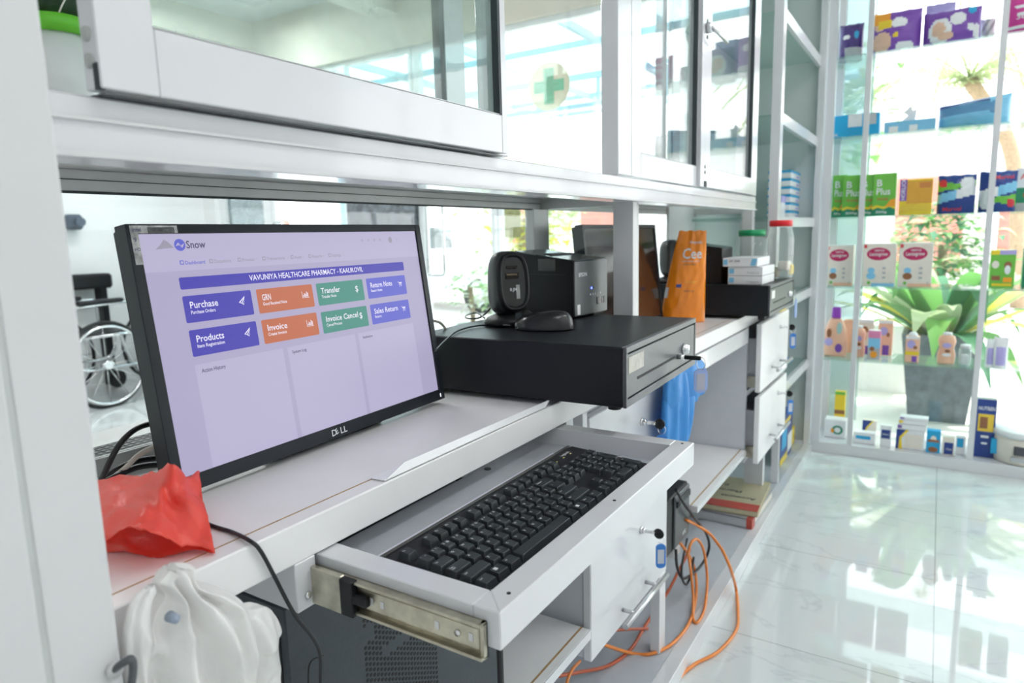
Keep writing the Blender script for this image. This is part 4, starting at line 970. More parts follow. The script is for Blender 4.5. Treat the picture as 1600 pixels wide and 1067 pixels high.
cable('bright orange cable curving from the plinth far out onto the floor', G_([(1072, 812, .562), (1088, 820, .556), (1108, 833, .53), (1122, 850, .50)])+[at(1131, 864, Y=.474), at(1142, 890, Y=.455), at(1150, 920, Z=.02), at(1153, 955, Z=.007), at(1150, 985, Z=.007), at(1122, 1018, Z=.007), at(1085, 1038, Z=.007), at(1060, 1062, Z=.007), at(1048, 1100, Z=.007), at(1050, 1150, Z=.007)], .0045, ORG)
cable('orange cable looping down beside the cabinet leg then left under the drawers', G_([(1030, 812, .60), (1046, 832, .60), (1068, 855, .585), (1084, 885, .58), (1088, 925, .58), (1078, 970, .58), (1052, 1004, .58), (1018, 1021, .60), (985, 1020, .62), (940, 1006, .64)]), .0045, ORG)
cable('narrow orange cable loop standing in front of the black power unit', G_([(1074, 868, .56), (1080, 848, .55), (1090, 843, .545), (1100, 862, .54), (1105, 905, .54), (1101, 950, .54), (1090, 972, .54), (1083, 965, .54), (1083, 930, .55), (1079, 890, .56), (1076, 870, .57)]), .004, ORG)
cable('rust red cable sweeping low behind the white cabinet leg', G_([(1078, 858, .60), (1064, 885, .61), (1046, 920, .62), (1030, 945, .63), (1008, 978, .64), (985, 1015, .65), (950, 1040, .66), (905, 1050, .68), (872, 1056, .70)]), .0045, ORD)
cable('short rust red cable crossing under the lower drawer', G_([(958, 985, .66), (985, 983, .64), (1012, 982, .63)]), .004, ORD)
cable('orange cable hanging beside the low shelf under the keyboard tray', G_([(884, 1100, .62), (886, 1066, .62), (895, 1045, .63), (906, 1033, .66)]), .0035, ORG)
cable('black power cord looping below the small power unit', G_([(1056, 765, .555), (1070, 788, .55), (1088, 812, .55), (1103, 832, .55), (1108, 855, .55), (1098, 880, .56), (1080, 898, .57), (1066, 903, .58), (1058, 885, .58), (1056, 858, .59)]), .0042, BCB)
cable('second black cord in a narrow loop under the power unit', G_([(1074, 842, .60), (1068, 868, .58), (1065, 898, .57), (1072, 913, .565), (1080, 896, .565), (1084, 870, .57)]), .0035, BCB)
b = MB(); p = at(1050, 850, Y=.62); b.box(p.x-.03, p.x+.02, .60, .65, p.z-.03, p.z+.03, WLAM, .004); tag(b.build('plug_adaptor'), 'small white plug adaptor at the foot of the power unit', 'adaptor')
b = MB(); p = at(1186, 815, Z=.02); b.box(p.x-.04, p.x+.03, p.y-.012, p.y+.02, 0.0005, .03, WLAM, .008, seg=2); tag(b.build('crumpled_wrapper'), 'small crumpled white wrapper on the floor beside the plinth under the books', 'wrapper')
# ================================================================= BAGS AND SOFT THINGS
def loft(b, levels, Yc, ry, m, folds=7, amp=.16, seed=0, n=72, steps=5, cap=True):
    """levels: (pixel y, pixel x left, pixel x right) seen on the plane Yc"""
    b.mat(m); L_ = []
    for py, xa, xb in levels:
        A, B = at(xa, py, Y=Yc), at(xb, py, Y=Yc); L_.append(Vector(((A.x+B.x)/2, abs(B.x-A.x)/2, (A.z+B.z)/2)))
    S_ = spline(L_, steps); rings = []
    for i, (cx, hw, z) in enumerate(S_):
        ring = []
        for k in range(n):
            a = 2*PI*k/n; nz = noise.noise(Vector((math.cos(a)*1.6+seed, math.sin(a)*1.6, z*9)))
            fo = 1+amp*math.sin(folds*a+seed+z*14+2.2*nz)*(.4+.6*abs(math.sin(a)))+.22*nz*abs(math.sin(a))
            ring.append(b.bm.verts.new((cx+hw*math.cos(a)*(1+.05*nz), Yc+ry(i/(len(S_)-1))*math.sin(a)*fo, z+.004*nz)))
        rings.append(ring)
    b._tag([b.bm.faces.new((A[k], A[(k+1) % n], B[(k+1) % n], B[k])) for A, B in zip(rings, rings[1:]) for k in range(n)], True)
    if cap:
        b._tag([b.bm.faces.new(rings[0])], True); b._tag([b.bm.faces.new(rings[-1][::-1])], True)
b = MB()
loft(b, [(889, 262, 278), (897, 240, 300), (908, 246, 296), (922, 252, 298), (938, 232, 330), (960, 214, 360), (985, 205, 378), (1025, 208, 386), (1067, 214, 392), (1130, 216, 392), (1300, 220, 380), (1420, 240, 350)], .512, lambda t: .007+.026*min(1, t*2.2) if t < .75 else .030, WBAG, 8, .42, 1, steps=8, n=120)
loft(b, [(915, 222, 240), (935, 202, 245), (965, 192, 240), (1000, 190, 238), (1067, 196, 240), (1200, 210, 250)], .506, lambda t: .005+.006*t, WBAG, 4, .3, 9, steps=8)
loft(b, [(958, 345, 385), (964, 334, 412), (985, 330, 430), (1012, 332, 441), (1022, 332, 437), (1067, 334, 439), (1130, 336, 440), (1300, 340, 430)], .528, lambda t: .008+.012*math.sin(PI*min(1, t+.15)), WBAG, 5, .3, 4, steps=8, n=100)
for v in b.bm.verts:                      # creases of thin film
    c = v.co; r1 = abs(noise.noise(Vector((c.x*38, c.y*20, c.z*16)))); r2 = abs(noise.noise(Vector((c.x*70+9, c.y*30, c.z*60))))
    v.co.y += .012*r1+.004*r2-.004
tag(b.build('plastic_bag'), 'white plastic bag hanging from the front of the counter beside the tall post', 'bag')
t = thing('coat_hook', 'dark metal hook on the tall white post, behind the hanging white bag', 'hook', (.232, .50, .77))
q = at(203, 1040, Y=.485)
b = MB(); b.tube(spline([at(178, 1046, Y=.498), at(192, 1036, Y=.49), at(205, 1030, Y=.487), at(208, 1045, Y=.487), at(205, 1075, Y=.487)], 5), .003, DGREY, 8); b.lathe([(0, -.003), (.006, -.003), (.006, 0), (0, 0)], tuple(at(178, 1046, Y=.499)), WPOST, axis='y', n=20); b.build('hook', t)
b = MB(); q = at(272, 966, Y=.486); b.lathe([(0, -.004), (.0035, -.003), (.0045, .006), (0, .006)], tuple(q), M('blue_grey_knob', (.30, .36, .45), .4), axis='y', n=16)
tag(b.build('bag_knot'), 'small blue-grey knob showing on the hanging white plastic bag', 'knob')
# red bag: two crumpled sheets
def sheetgrid(b, rows, m, nu=46, nv=34, amp=.0022, seed=0):
    G = [[at(px, py, Z=z) for px, py, z in r] for r in rows]
    G = [spline(r, 6) for r in G]
    cols = [spline([r[k] for r in G], 7) for k in range(len(G[0]))]
    H = len(cols[0]); b.mat(m)
    V = []
    for k, c in enumerate(cols):
        V.append([])
        for j, p in enumerate(c):
            nz = noise.fractal(Vector((p.x*55+seed, p.y*45, 0)), .6, 2.1, 3); rg = abs(noise.noise(Vector((p.x*32+seed, p.y*22, 5))))
            V[-1].append(b.bm.verts.new((p.x+.0015*nz, p.y, max(.8406, p.z+amp*nz-.006*rg+.003))))
    b._tag([b.bm.faces.new((V[i][j], V[i+1][j], V[i+1][j+1], V[i][j+1])) for i in range(len(V)-1) for j in range(H-1)], True)
b = MB()
sheetgrid(b, [[(146, 752, .868), (180, 749, .872), (215, 747, .878), (246, 740, .893), (270, 727, .916), (290, 742, .893), (311, 742, .880)],
              [(146, 775, .870), (180, 773, .880), (220, 774, .886), (248, 776, .893), (264, 785, .880), (290, 784, .880), (318, 785, .868)],
              [(146, 808, .870), (180, 803, .882), (220, 806, .888), (252, 815, .880), (285, 822, .868), (310, 818, .862), (328, 822, .856)],
              [(146, 856, .862), (172, 842, .872), (198, 825, .884), (232, 832, .884), (266, 850, .866), (304, 858, .849), (336, 868, .8415)]], REDP, amp=.0035)
sheetgrid(b, [[(146, 765, .866), (180, 760, .868), (215, 757, .870), (246, 752, .872), (270, 748, .875), (290, 752, .875), (311, 752, .872)],
              [(146, 800, .850), (180, 800, .848), (220, 800, .848), (250, 800, .848), (280, 800, .848), (305, 800, .848), (322, 800, .850)],
              [(146, 858, .843), (175, 862, .842), (205, 866, .842), (240, 870, .842), (270, 866, .842), (305, 862, .842), (334, 866, .8412)]], REDP, amp=.001, seed=3)
tag(b.build('plastic_bag', solid=.0004, recalc=False), 'crumpled red plastic bag lying open on the counter below the lit monitor', 'bag')
b = MB()
loft(b, [(564, 1056, 1086), (576, 1044, 1096), (592, 1040, 1098), (610, 1040, 1099), (628, 1044, 1099)], .512, lambda t: .016+.008*math.sin(PI*t), BLUEC, 7, .3, 2)
loft(b, [(580, 1042, 1080), (600, 1040, 1082), (630, 1038, 1080), (660, 1038, 1076), (685, 1039, 1074), (700, 1040, 1070)], .514, lambda t: .015+.006*math.sin(PI*t), BLUEC, 9, .35, 6)
tag(b.build('plastic_bag'), 'blue plastic bag hanging in folds below the large cash drawer', 'bag')
# ================================================================= PACKS, BOXES, JARS
def C_(n, c, r=.4): return M('print_'+n, c, r, var=.04, scale=25, coat=.15)
GRN = C_('green', (.16, .50, .06)); DGN = C_('deep_green', (.01, .25, .13)); YEL = C_('yellow', (.85, .62, .03)); ORA = C_('orange', (.9, .36, .02)); RED = C_('red', (.70, .03, .05)); MAR = C_('maroon', (.52, .02, .12))
PUR = C_('purple', (.20, .07, .42)); DPU = C_('deep_purple', (.06, .03, .20)); LIL = C_('lilac', (.45, .40, .75)); BLU = C_('blue', (.01, .38, .70)); NAV = C_('navy', (.012, .045, .25)); LBL = C_('light_blue', (.22, .55, .80)); CRM = C_('cream', (.80, .74, .66)); WHT = C_('white', (.82, .83, .85)); PCH = C_('peach', (.88, .52, .36)); SKN = C_('skin', (.80, .52, .38)); BRN = C_('brown', (.30, .12, .05)); GRY = C_('grey', (.45, .46, .48)); PNK = C_('pink', (.75, .25, .45)); MAG = C_('magenta', (.62, .04, .30)); DKB = C_('dark', (.05, .05, .07)); KHA = C_('khaki', (.50, .46, .30))
def spot(px, X, zs):
    """pixel box of an item on a far shelf -> centre y, width, height"""
    x0, y0, x1, y1 = px; a = at(x0, y1, X=X); c = at(x1, y1, X=X); top = at((x0+x1)/2, y0, X=X)
    return (a.y+c.y)/2, abs(a.y-c.y), top.z-zs
def packbox(name, label, cat, px, X, zs, D, col, patches=(), texts=(), group=None, dims=None, rz=-PI/2, top=None):
    if dims: (cx, cy), W, H = dims
    else: cy, W, H = spot(px, X, zs); cx = X+D/2
    t = thing(name, label, cat, (cx, cy, zs+.0005), rz, group, local=True)
    MB().box(-W/2, W/2, -D/2, D/2, 0, H, col, min(W, D, H)*.03).build('carton', t)
    if patches or texts:
        b = MB(); k = 0
        for p in patches:
            k += 1; m = p[-1]; yy = -D/2-.0006-.0002*k
            if p[0] == 'o':
                _, u, v, ru, rv, m = p; b.mat(m); b.prism([((u-.5)*W+ru*W*math.cos(2*PI*i/24), (1-v)*H+rv*H*math.sin(2*PI*i/24)) for i in range(24)], 'y', yy, yy+.0003, m)
            elif p[0] == 'p':
                b.prism([((u-.5)*W, (1-v)*H) for u, v in p[1]], 'y', yy, yy+.0003, m)
            else: b.box((p[0]-.5)*W, (p[2]-.5)*W, yy, yy+.0003, (1-p[3])*H, (1-p[1])*H, m)
        for s_, u, v, h, m, *r in texts:
            K = face_mtx(((u-.5)*W, -D/2-.0012-.0002*k, (1-v)*H), (1, 0, 0), (0, 0, 1))
            if r and r[0] == 'V': K = face_mtx(((u-.5)*W, -D/2-.0012-.0002*k, (1-v)*H), (0, 0, 1), (-1, 0, 0))
            vs, ps, wd = textgeo(s_); q = h*H/.7; sq_ = 1
            if len(r) > 1: sq_ = r[1]*W/(wd*q)
            elif r and r[0] != 'V': sq_ = r[0]*W/(wd*q)
            b.text(s_, q, K, m, off=.0004, squash=sq_)
        b.build('printed_front', t)
    if top: MB().box(-W/2+.002, W/2-.002, -D/2+.002, D/2-.002, H, H+.0012, top).build('lid', t)
    return t
def pouch(name, label, cat, px, X, zs, D, paint, texts=(), group=None, dims=None, rz=-PI/2, stand=False, left=None, right=None, nu=30, nv=26, tilt=0):
    if dims: (cx, cy), W, H = dims
    else: cy, W, H = spot(px, X, zs); cx = X+D/2
    t = thing(name, label, cat, (cx, cy, zs+.0008), rz, group, local=True)
    def T(u, v):
        e = max(0, math.sin(PI*u))**.45; f_ = (max(0, math.sin(PI*min(1, .12+v*.88)))**.45 if not stand else (1-v**2.2))
        return D/2*e*f_+.0006
    def P(u, v, s_):
        l = left(v) if left else 0; r = right(v) if right else 1
        uu = l+(r-l)*u; wr = .004*noise.noise(Vector((u*7, v*9, X*3)))*min(1, W/.12)
        return Vector(((uu-.5)*W, s_*T(u, v)+wr, v*H+tilt*u*W*v+.0015*math.sin(u*19)*(v > .97)*(H > .1)))
    b = MB()
    for s_ in (-1, 1):
        V = [[b.bm.verts.new(P(i/nu, j/nv, s_)) for j in range(nv+1)] for i in range(nu+1)]
        for i in range(nu):
            for j in range(nv):
                b.mat(paint((i+.5)/nu, 1-(j+.5)/nv)); b._tag([b.bm.faces.new((V[i][j], V[i+1][j], V[i+1][j+1], V[i][j+1]))], True)
    bmesh.ops.remove_doubles(b.bm, verts=b.bm.verts, dist=.0009 if H > .05 else 1e-5); b.build('film', t)
    if texts:
        b = MB()
        for s_, u, v, h, m, wd_ in texts:
            b.mat(m); vs, ps, wd = textgeo(s_); q = h*H/.7; V = []
            for x, y, _ in vs:
                uu = u+x/wd*wd_; vv = 1-v+y*q/H; p = P(uu, min(.99, vv), -1); p.y -= .0015; V.append(b.bm.verts.new(p))
            for p in ps:
                try: b._tag([b.bm.faces.new([V[i] for i in p])])
                except ValueError: pass
        b.build('printed_text', t)
    return t
def ell(u, v, cu, cv, ru, rv): return ((u-cu)/ru)**2+((v-cv)/rv)**2 < 1
A_, B_, Cc, D_s, E_s, G0 = 1.92, 1.557, 1.18, .845, .485, .055
XS = 3.72
# --- top shelf: nappy packs
gp = 'purple nappy packs on the top glass shelf'
pouch('nappy_pack', 'small dark purple nappy pack at the left end of the top glass shelf', 'nappy pack', (1308, 34, 1346, 86), XS, A_, .12, lambda u, v: BLU if ell(u, v, .75, .35, .1, .1) else WHT if ell(u, v, .35, .4, .15, .07) else GRY if v > .7 and u > .3 else DPU, group=gp)
pouch('nappy_pack', 'purple nappy pack with an orange corner and a baby picture', 'nappy pack', (1357, 13, 1437, 76), XS, A_, .13, lambda u, v: YEL if .15 < u < .42 and .22 < v < .42 else ORA if u < .4 and v < .3 else SKN if ell(u, v, .25, .72, .2, .22) or ell(u, v, .2, .35, .1, .12) else WHT if ell(u, v, .58, .32, .15, .12) or ell(u, v, .7, .85, .18, .1) else YEL if ell(u, v, .52, .6, .05, .06) else PUR, group=gp)
pouch('nappy_pack', 'bright purple nappy pack with a sleeping baby picture, right of the orange-cornered one', 'nappy pack', (1441, 10, 1532, 64), XS, A_, .13, lambda u, v: BLU if ell(u, v, .83, .12, .07, .12) else SKN if ell(u, v, .27, .55, .12, .2) or ell(u, v, .4, .75, .14, .1) else WHT if ell(u, v, .3, .6, .2, .35) or ell(u, v, .6, .32, .14, .18) or ell(u, v, .83, .58, .06, .1) or ell(u, v, .92, .7, .06, .2) else PUR, group=gp)
pouch('nappy_pack', 'grey-white nappy pack end showing right of the sleeping baby pack', 'nappy pack', (1532, 26, 1556, 52), 3.80, A_, .08, lambda u, v: GRY if (u+v) % .5 < .2 else WHT, group=gp)
pouch('nappy_pack', 'dark purple nappy pack lying behind the sleeping baby pack', 'nappy pack', (1444, 4, 1490, 60), 3.86, A_, .05, lambda u, v: DPU if v > .2 else LIL, group=gp)
pouch('nappy_pack', 'magenta nappy pack at the right end of the top glass shelf', 'nappy pack', (1569, -12, 1640, 48), XS, A_, .12, lambda u, v: WHT if ell(u, v, .4, .3, .2, .05) or ell(u, v, .4, .5, .15, .05) or abs(v-.8) < .03 else MAG, [('36', .25, .62, .12, WHT, .2)], group=gp)
# --- second shelf
packbox('mask_box', 'blue flat box with a white label patch on the second glass shelf', 'box', (1290, 179, 1373, 214), XS, B_, .10, BLU, [(.42, .0, .68, .55, WHT), (.76, .02, .94, .5, GRY), (.04, .1, .13, .3, NAV)], [('MASK', .04, .9, .12, WHT, .2)])
t = packbox('mask_box', 'opened low blue box with white tissue sticking out, middle of the second glass shelf', 'box', (1381, 188, 1461, 205), XS, B_, .09, LBL, [(.1, .4, .28, .95, WHT), (.5, .4, .66, .95, WHT)])
b = MB(); b.mat(WHT); hb = [(-.03, 0), (.0, .03), (-.018, .045), (.01, .075), (.02, .05), (.035, .055), (.03, 0)]; b.prism([(x-.01, z+.05) for x, z in hb], 'y', -.01, .0); o = b.build('tissue', t)
pouch('wipes_pack', 'plump glossy blue pack lying at the right of the second glass shelf', 'wipes pack', (1466, 158, 1580, 197), XS, B_, .16, lambda u, v: LBL if (v > .5 or u > .7) and not ell(u, v, .75, .4, .06, .2) else M('print_steel_blue', (.12, .30, .52), .25) if v > .15 else NAV, tilt=.12)
# --- third shelf
def bplus(px, X, label):
    packbox('cereal_box', label, 'box', px, X, Cc, .06, GRN, [('p', [(0, .78), (.2, .74), (.5, .78), (.8, .70), (1, .76), (1, 1), (0, 1)], YEL), ('p', [(0, .85), (.25, .80), (.5, .84), (.75, .79), (1, .85), (1, 1), (0, 1)], DGN), ('p', [(.55, .78), (.8, .62), (1, .60), (1, .78)], ORA)], [('B', .14, .30, .16, WHT), ('Plus', .14, .50, .16, WHT, .62), ('Energy', .2, .62, .05, RED, .5), ('300g', .15, .93, .05, WHT, .5)], group='green boxes on the third glass shelf')
bplus((1299, 274, 1321, 336), 3.80, 'green box at the far left of the third glass shelf, mostly covered'); bplus((1315, 274, 1352, 335), 3.755, 'green box second from the left on the third glass shelf'); bplus((1340, 273, 1372, 334), 3.735, 'green box behind the first white post on the third glass shelf'); bplus((1362, 271, 1398, 333), XS, 'rightmost green box of the row on the third glass shelf')
packbox('drink_box', 'purple and golden yellow malt drink box on the third glass shelf', 'box', (1404, 280, 1455, 331), XS, Cc, .07, YEL, [(.0, .0, .22, .6, PUR), (.22, .05, 1, .68, C_('amber', (.72, .36, .04))), ('p', [(0, .75), (.5, .68), (1, .72), (1, .92), (.4, .88), (0, .95)], C_('gold', (.80, .55, .05))), (.6, .1, .95, .25, C_('rust', (.60, .22, .05)))], [('HORLICKS', .17, .58, .10, WHT, 'V')])
b = MB()
def navypack(px, label, rev):
    def pt(u, v):
        if rev: v = 1-v; u = 1-u
        if ell(u, v, .14, .22, .11, .1): return RED
        if ell(u, v, .78, .22, .2, .16): return WHT
        if .12+.1*math.sin(u*3) < v < .42-.1*u: return GRN
        if abs(v-.62+.22*u) < .12: return LBL if u < .5 else WHT
        return NAV
    pouch('sanitary_pack', label, 'pack', px, XS, Cc, .08, pt, [('Marvel', .15, .93, .10, RED, .5)] if not rev else [('Marvel', .4, .2, .1, RED, .5)], group='navy packs on the third glass shelf')
navypack((1463, 273, 1523, 329), 'navy and green pack left of the second white post on the third glass shelf', False); navypack((1528, 267, 1587, 327), 'navy and green pack right of the second white post on the third glass shelf', True)
packbox('carton', 'grey and dark green box at the right end of the third glass shelf', 'box', (1585, 262, 1640, 326), 3.78, Cc, .07, WHT, [(.0, .45, .9, .8, DGN), (0, .8, .9, 1, GRY), ('o', .5, .62, .3, .12, BRN)], [('Aloe', .1, .25, .12, RED, .5)])
# --- fourth shelf
for px, lab in (((1289, 384, 1331, 447), 'white milk powder box with a red oval, leftmost on the fourth glass shelf'), ((1346, 381, 1397, 444), 'white milk powder box with a red oval and blue bear, middle of the three'), ((1402, 380, 1455, 443), 'white milk powder box with a red oval, rightmost of the three')):
    packbox('milk_powder_box', lab, 'box', px, XS, D_s, .08, CRM, [('o', .48, .24, .36, .15, MAR), ('o', .28, .63, .11, .07, LBL), ('o', .28, .76, .14, .08, LBL if 'middle' in lab else BRN), (.62, .55, .72, .6, GRY), (.62, .66, .72, .71, GRY), (.62, .77, .72, .82, GRY), ('o', .22, .92, .05, .04, GRN), (.3, .93, 1, 1, LBL if 'middle' in lab else PCH), (.03, .02, .12, .1, RED)], [('Lactogrow', .2, .28, .08, WHT, .56), ('NESTLE', .35, .18, .045, WHT, .3), ('3', .85, .95, .06, GRY)], group='milk powder boxes', top=WHT)
packbox('cereal_box', 'green baby cereal box right of the second white post', 'box', (1545, 391, 1584, 446), XS, D_s, .07, GRN, [(0, 0, 1, .12, YEL), (.35, 0, 1, .12, LIL), ('o', .2, .38, .15, .1, CRM), ('o', .7, .4, .15, .1, BRN), ('o', .7, .52, .12, .12, WHT), (.08, .68, .42, .8, BRN), (.55, .72, .9, .85, ORA), (.1, .88, .9, .95, YEL)])
packbox('cereal_box', 'dark green box at the right edge of the fourth glass shelf', 'box', (1596, 388, 1630, 448), XS, D_s, .07, DGN, [(.1, .2, .8, .5, LIL)])
# --- fifth shelf: baby toiletries
def bottle(name, label, px, X, zs, prof, m, capm, cap, sy=.6, group=None, extra=None, labelm=None):
    """prof, cap: (radius, height) in units of half width and full height"""
    cy, W, H = spot(px, X, zs); t = thing(name, label, 'bottle', (X+.04, cy, zs+.0005), -PI/2, group, local=True); R_w = W/2
    MB().lathe([(r*R_w, h*H) for r, h in prof], (0, 0, 0), m, n=32, sy=sy).build('body', t)
    MB().lathe([(r*R_w, h*H) for r, h in cap], (0, 0, 0), capm, n=28, sy=min(1, sy*1.3)).build('cap', t)
    if extra: extra(t, R_w, H, sy)
    return t
def lab_(t, R_w, H, sy, bits):
    b = MB()
    for k, (u, v, ru, rv, m) in enumerate(bits): b.prism([(u*R_w+ru*R_w*math.cos(2*PI*i/16), v*H+rv*H*math.sin(2*PI*i/16)) for i in range(16)], 'y', -R_w*sy-.001-.0004*k, -R_w*sy*.55, m)
    b.build('label', t)
BIG = [(0, 0), (.95, 0), (1, .05), (1, .35), (.9, .55), (.62, .72), (.42, .78), (0, .78)]
bottle('detergent_bottle', 'large peach bottle with purple cap at the left end of the fifth glass shelf', (1284, 481, 1321, 559), 3.70, E_s, BIG, PCH, C_('cap_purple', (.30, .05, .50)), [(.40, .78), (.42, .80), (.38, .98), (.3, 1), (0, 1)], .5, extra=lambda t, r, h, s: lab_(t, r, h, s, [(-.5, .48, .2, .09, BRN), (-.5, .3, .35, .08, LIL), (.35, .18, .3, .09, PUR), (.35, .58, .22, .12, M('print_teal_grey', (.4, .6, .58), .4))]))
packbox('carton', 'peach carton mostly hidden right of the large purple-capped bottle', 'box', (1316, 500, 1330, 549), 3.86, E_s, .05, PCH)
SM = [(0, 0), (.9, 0), (.95, .06), (1, .3), (.8, .5), (1, .72), (.85, .88), (.5, .92), (0, .92)]
peachlab = lambda t, r, h, s: lab_(t, r, h, s, [(0, .60, .5, .08, LIL), (.1, .42, .3, .05, BRN), (0, .3, .5, .05, WHT)])
bottle('lotion_bottle', 'peach lotion bottle with white cap just right of the first white post', (1329, 510, 1350, 557), XS, E_s, SM, PCH, WHT, [(.5, .92), (.52, .93), (.5, 1), (0, 1)], .6, group='peach baby bottles', extra=peachlab)
bottle('lotion_bottle', 'peach lotion bottle with white cap standing alone near the second white post', (1463, 521, 1492, 571), XS-.03, E_s, SM, PCH, WHT, [(.5, .92), (.52, .93), (.5, 1), (0, 1)], .6, group='peach baby bottles', extra=peachlab)
packbox('baby_soap_box', 'tall white and peach carton with a dark-haired baby, behind the small bottles', 'box', (1332, 500, 1363, 549), 3.85, E_s, .05, CRM, [(0, 0, 1, .08, WHT), ('o', .58, .3, .16, .12, BRN), ('o', .58, .45, .14, .14, SKN), (.5, .75, .8, 1, PUR)])
packbox('baby_soap_box', 'peach carton with lilac patch, right of the dark-haired baby carton', 'box', (1370, 501, 1393, 551), 3.84, E_s, .05, PCH, [(0, 0, 1, .08, WHT), ('o', .4, .3, .28, .12, LIL), ('o', .7, .4, .12, .06, BRN), (.35, .7, .8, .98, PUR)])
packbox('talc_tin', 'small pink container with a baby picture at the front of the fifth glass shelf', 'container', (1355, 517, 1374, 560), 3.70, E_s, .04, PNK, [(0, .25, 1, .6, LBL), (0, .6, 1, 1, GRY), ('o', .35, .62, .2, .08, BRN), ('o', .5, .82, .3, .12, ORA)], top=WHT)
t = packbox('baby_lotion_pack', 'clear-lidded peach pack with an orange band beside the white-topped jar', 'pack', (1413, 526, 1435, 567), XS-.02, E_s, .045, PCH, [(0, 0, 1, .1, WHT), ('o', .4, .3, .3, .16, LIL), ('o', .7, .42, .14, .07, BRN), (0, .58, 1, .72, YEL), (.5, .76, .85, .98, PUR)])
b = MB(); b.lathe([(.02, .105), (.02, .13), (.012, .142), (0, .145)], (0, 0, 0), WHT, n=20); b.build('cap', t)
def jar(name, label, loc, R_w, H, lidm, contents, shoulder=.82, group=None, lidh=.022, faceted=False):
    t = thing(name, label, 'jar', loc, 0, group, local=True)
    MB().lathe([(0, 0), (R_w*.9, 0), (R_w, .01), (R_w, H*shoulder), (R_w*.78, H-lidh)], (0, 0, 0), JARC, n=8 if faceted else 32, smooth=not faceted).build('jar_body', t)
    MB().lathe([(R_w*.84, H-lidh), (R_w*.84, H-.003), (R_w*.8, H), (0, H)], (0, 0, 0), lidm, n=32).build('lid', t)
    for k, (m, q) in enumerate(contents):
        b = MB(); b.box(*q, m, .004); b.build('contents', t)
    return t
cy, W_, H_ = spot((1497, 540, 1517, 570), XS-.03, E_s)
jar('cream_jar', 'small clear jar with white lid left of the second white post', (XS, cy, E_s+.0005), W_/2, H_, WHT, [(WHT, (-.015, .015, -.015, .015, .004, .05))])
for k, (px, lab) in enumerate((((1538, 531, 1553, 583), 'clear lilac wipes pouch right of the second white post, leftmost of two'), ((1550, 528, 1573, 584), 'clear lilac wipes pouch right of the second white post, rightmost of two'))):
    pouch('wipes_pouch', lab, 'pouch', px, XS-.02*k-.03, E_s, .05, lambda u, v: LIL if .3 < v < .9 and .15 < u < .85 else WHT, group='lilac pouches', stand=True)
# --- base of the display
packbox('soap_box', 'white box with a green ring emblem at the left end of the display base', 'box', (1287, 656, 1320, 692), 3.74, G0, .08, WHT, [('o', .62, .55, .26, .25, DGN), ('o', .62, .55, .15, .15, WHT), ('o', .38, .6, .08, .12, ORA)])
packbox('juice_carton', 'yellow carton standing behind the soap box on the display base', 'carton', (1303, 612, 1319, 655), 3.86, G0+.0, .04, YEL, [(0, .45, 1, .55, BRN), (0, 0, 1, .07, GRN)])
packbox('medicine_box', 'low white box with a blue stripe at the front of the display base', 'box', (1333, 676, 1366, 698), 3.70, G0, .05, WHT, [(.1, .3, .8, .6, BLU)])
packbox('medicine_box', 'blue, yellow and white box behind the low blue-striped box', 'box', (1346, 657, 1368, 690), 3.80, G0, .04, CRM, [('p', [(0, 0), (.7, 0), (.3, .35), (.15, .7), (0, .7)], NAV), ('p', [(.7, 0), (.8, 0), (.4, .4), (.25, .7), (.15, .7), (.3, .35)], YEL), (0, .6, .6, .75, BLU)])
packbox('medicine_box', 'upright white box with a navy square on the display base', 'box', (1374, 665, 1391, 702), 3.70, G0, .03, WHT, [(.1, .2, .9, .62, NAV)], [('Nutri', .2, .45, .08, WHT, .6)])
for k in range(4):
    packbox('medicine_box', ('large white box with navy and yellow curve, bottom of its stack on the display base', 'thin white box second from the bottom of its stack on the display base', 'thin white box third from the bottom of its stack on the display base', 'thin white box on top of its stack on the display base')[k], 'box', None, 0, G0+(0, .098, .125, .148)[k], .06, WHT, [('p', [(0, 0), (.35, 0), (.12, .4), (.1, 1), (0, 1)], NAV), ('p', [(.35, 0), (.45, 0), (.2, .45), (.25, 1), (.1, 1), (.12, .4)], YEL), (.3, .2, .95, .9, CRM)] if k == 0 else [(0, .2, .15, .8, PUR if k % 2 else YEL)], group='stacked boxes on the display base', dims=((3.725, spot((1405, 660, 1436, 706), 3.70, G0)[0]-.004*k), .118, (.096, .025, .022, .012)[k]))
packbox('medicine_box', 'small bright blue box with a brown picture on the display base', 'box', (1446, 673, 1468, 709), 3.69, G0, .04, BLU, [('o', .5, .35, .2, .12, CRM), (.1, .4, .9, .52, BRN), ('o', .5, .85, .35, .12, BRN)])
packbox('medicine_box', 'small white box with a navy square left of the second white post', 'box', (1471, 683, 1490, 713), 3.68, G0, .03, CRM, [(.15, .3, .9, .95, NAV)], [('Care', .3, .7, .1, WHT, .5)])
packbox('medicine_box', 'small white box with a pale blue square touching the second white post', 'box', (1492, 682, 1507, 712), 3.72, G0, .03, WHT, [(.1, .1, .8, .6, BLU)])
packbox('supplement_box', 'tall navy carton with a golden picture right of the second white post', 'box', (1522, 624, 1553, 694), 3.72, G0, .05, NAV, [(.1, .25, .9, .55, C_('gold', (.80, .55, .05))), (.2, .3, .6, .5, BRN), (.3, .62, .7, .66, WHT), (.35, .74, .65, .77, WHT)], [('NUTREN', .08, .18, .06, WHT, .84)], top=GRY)
t = thing('cream_tub', 'wide round white tub with blue side print at the right of the display base', 'tub', (3.76, spot((1566, 666, 1640, 712), 3.70, G0)[0], G0+.0005), -PI/2, local=True)
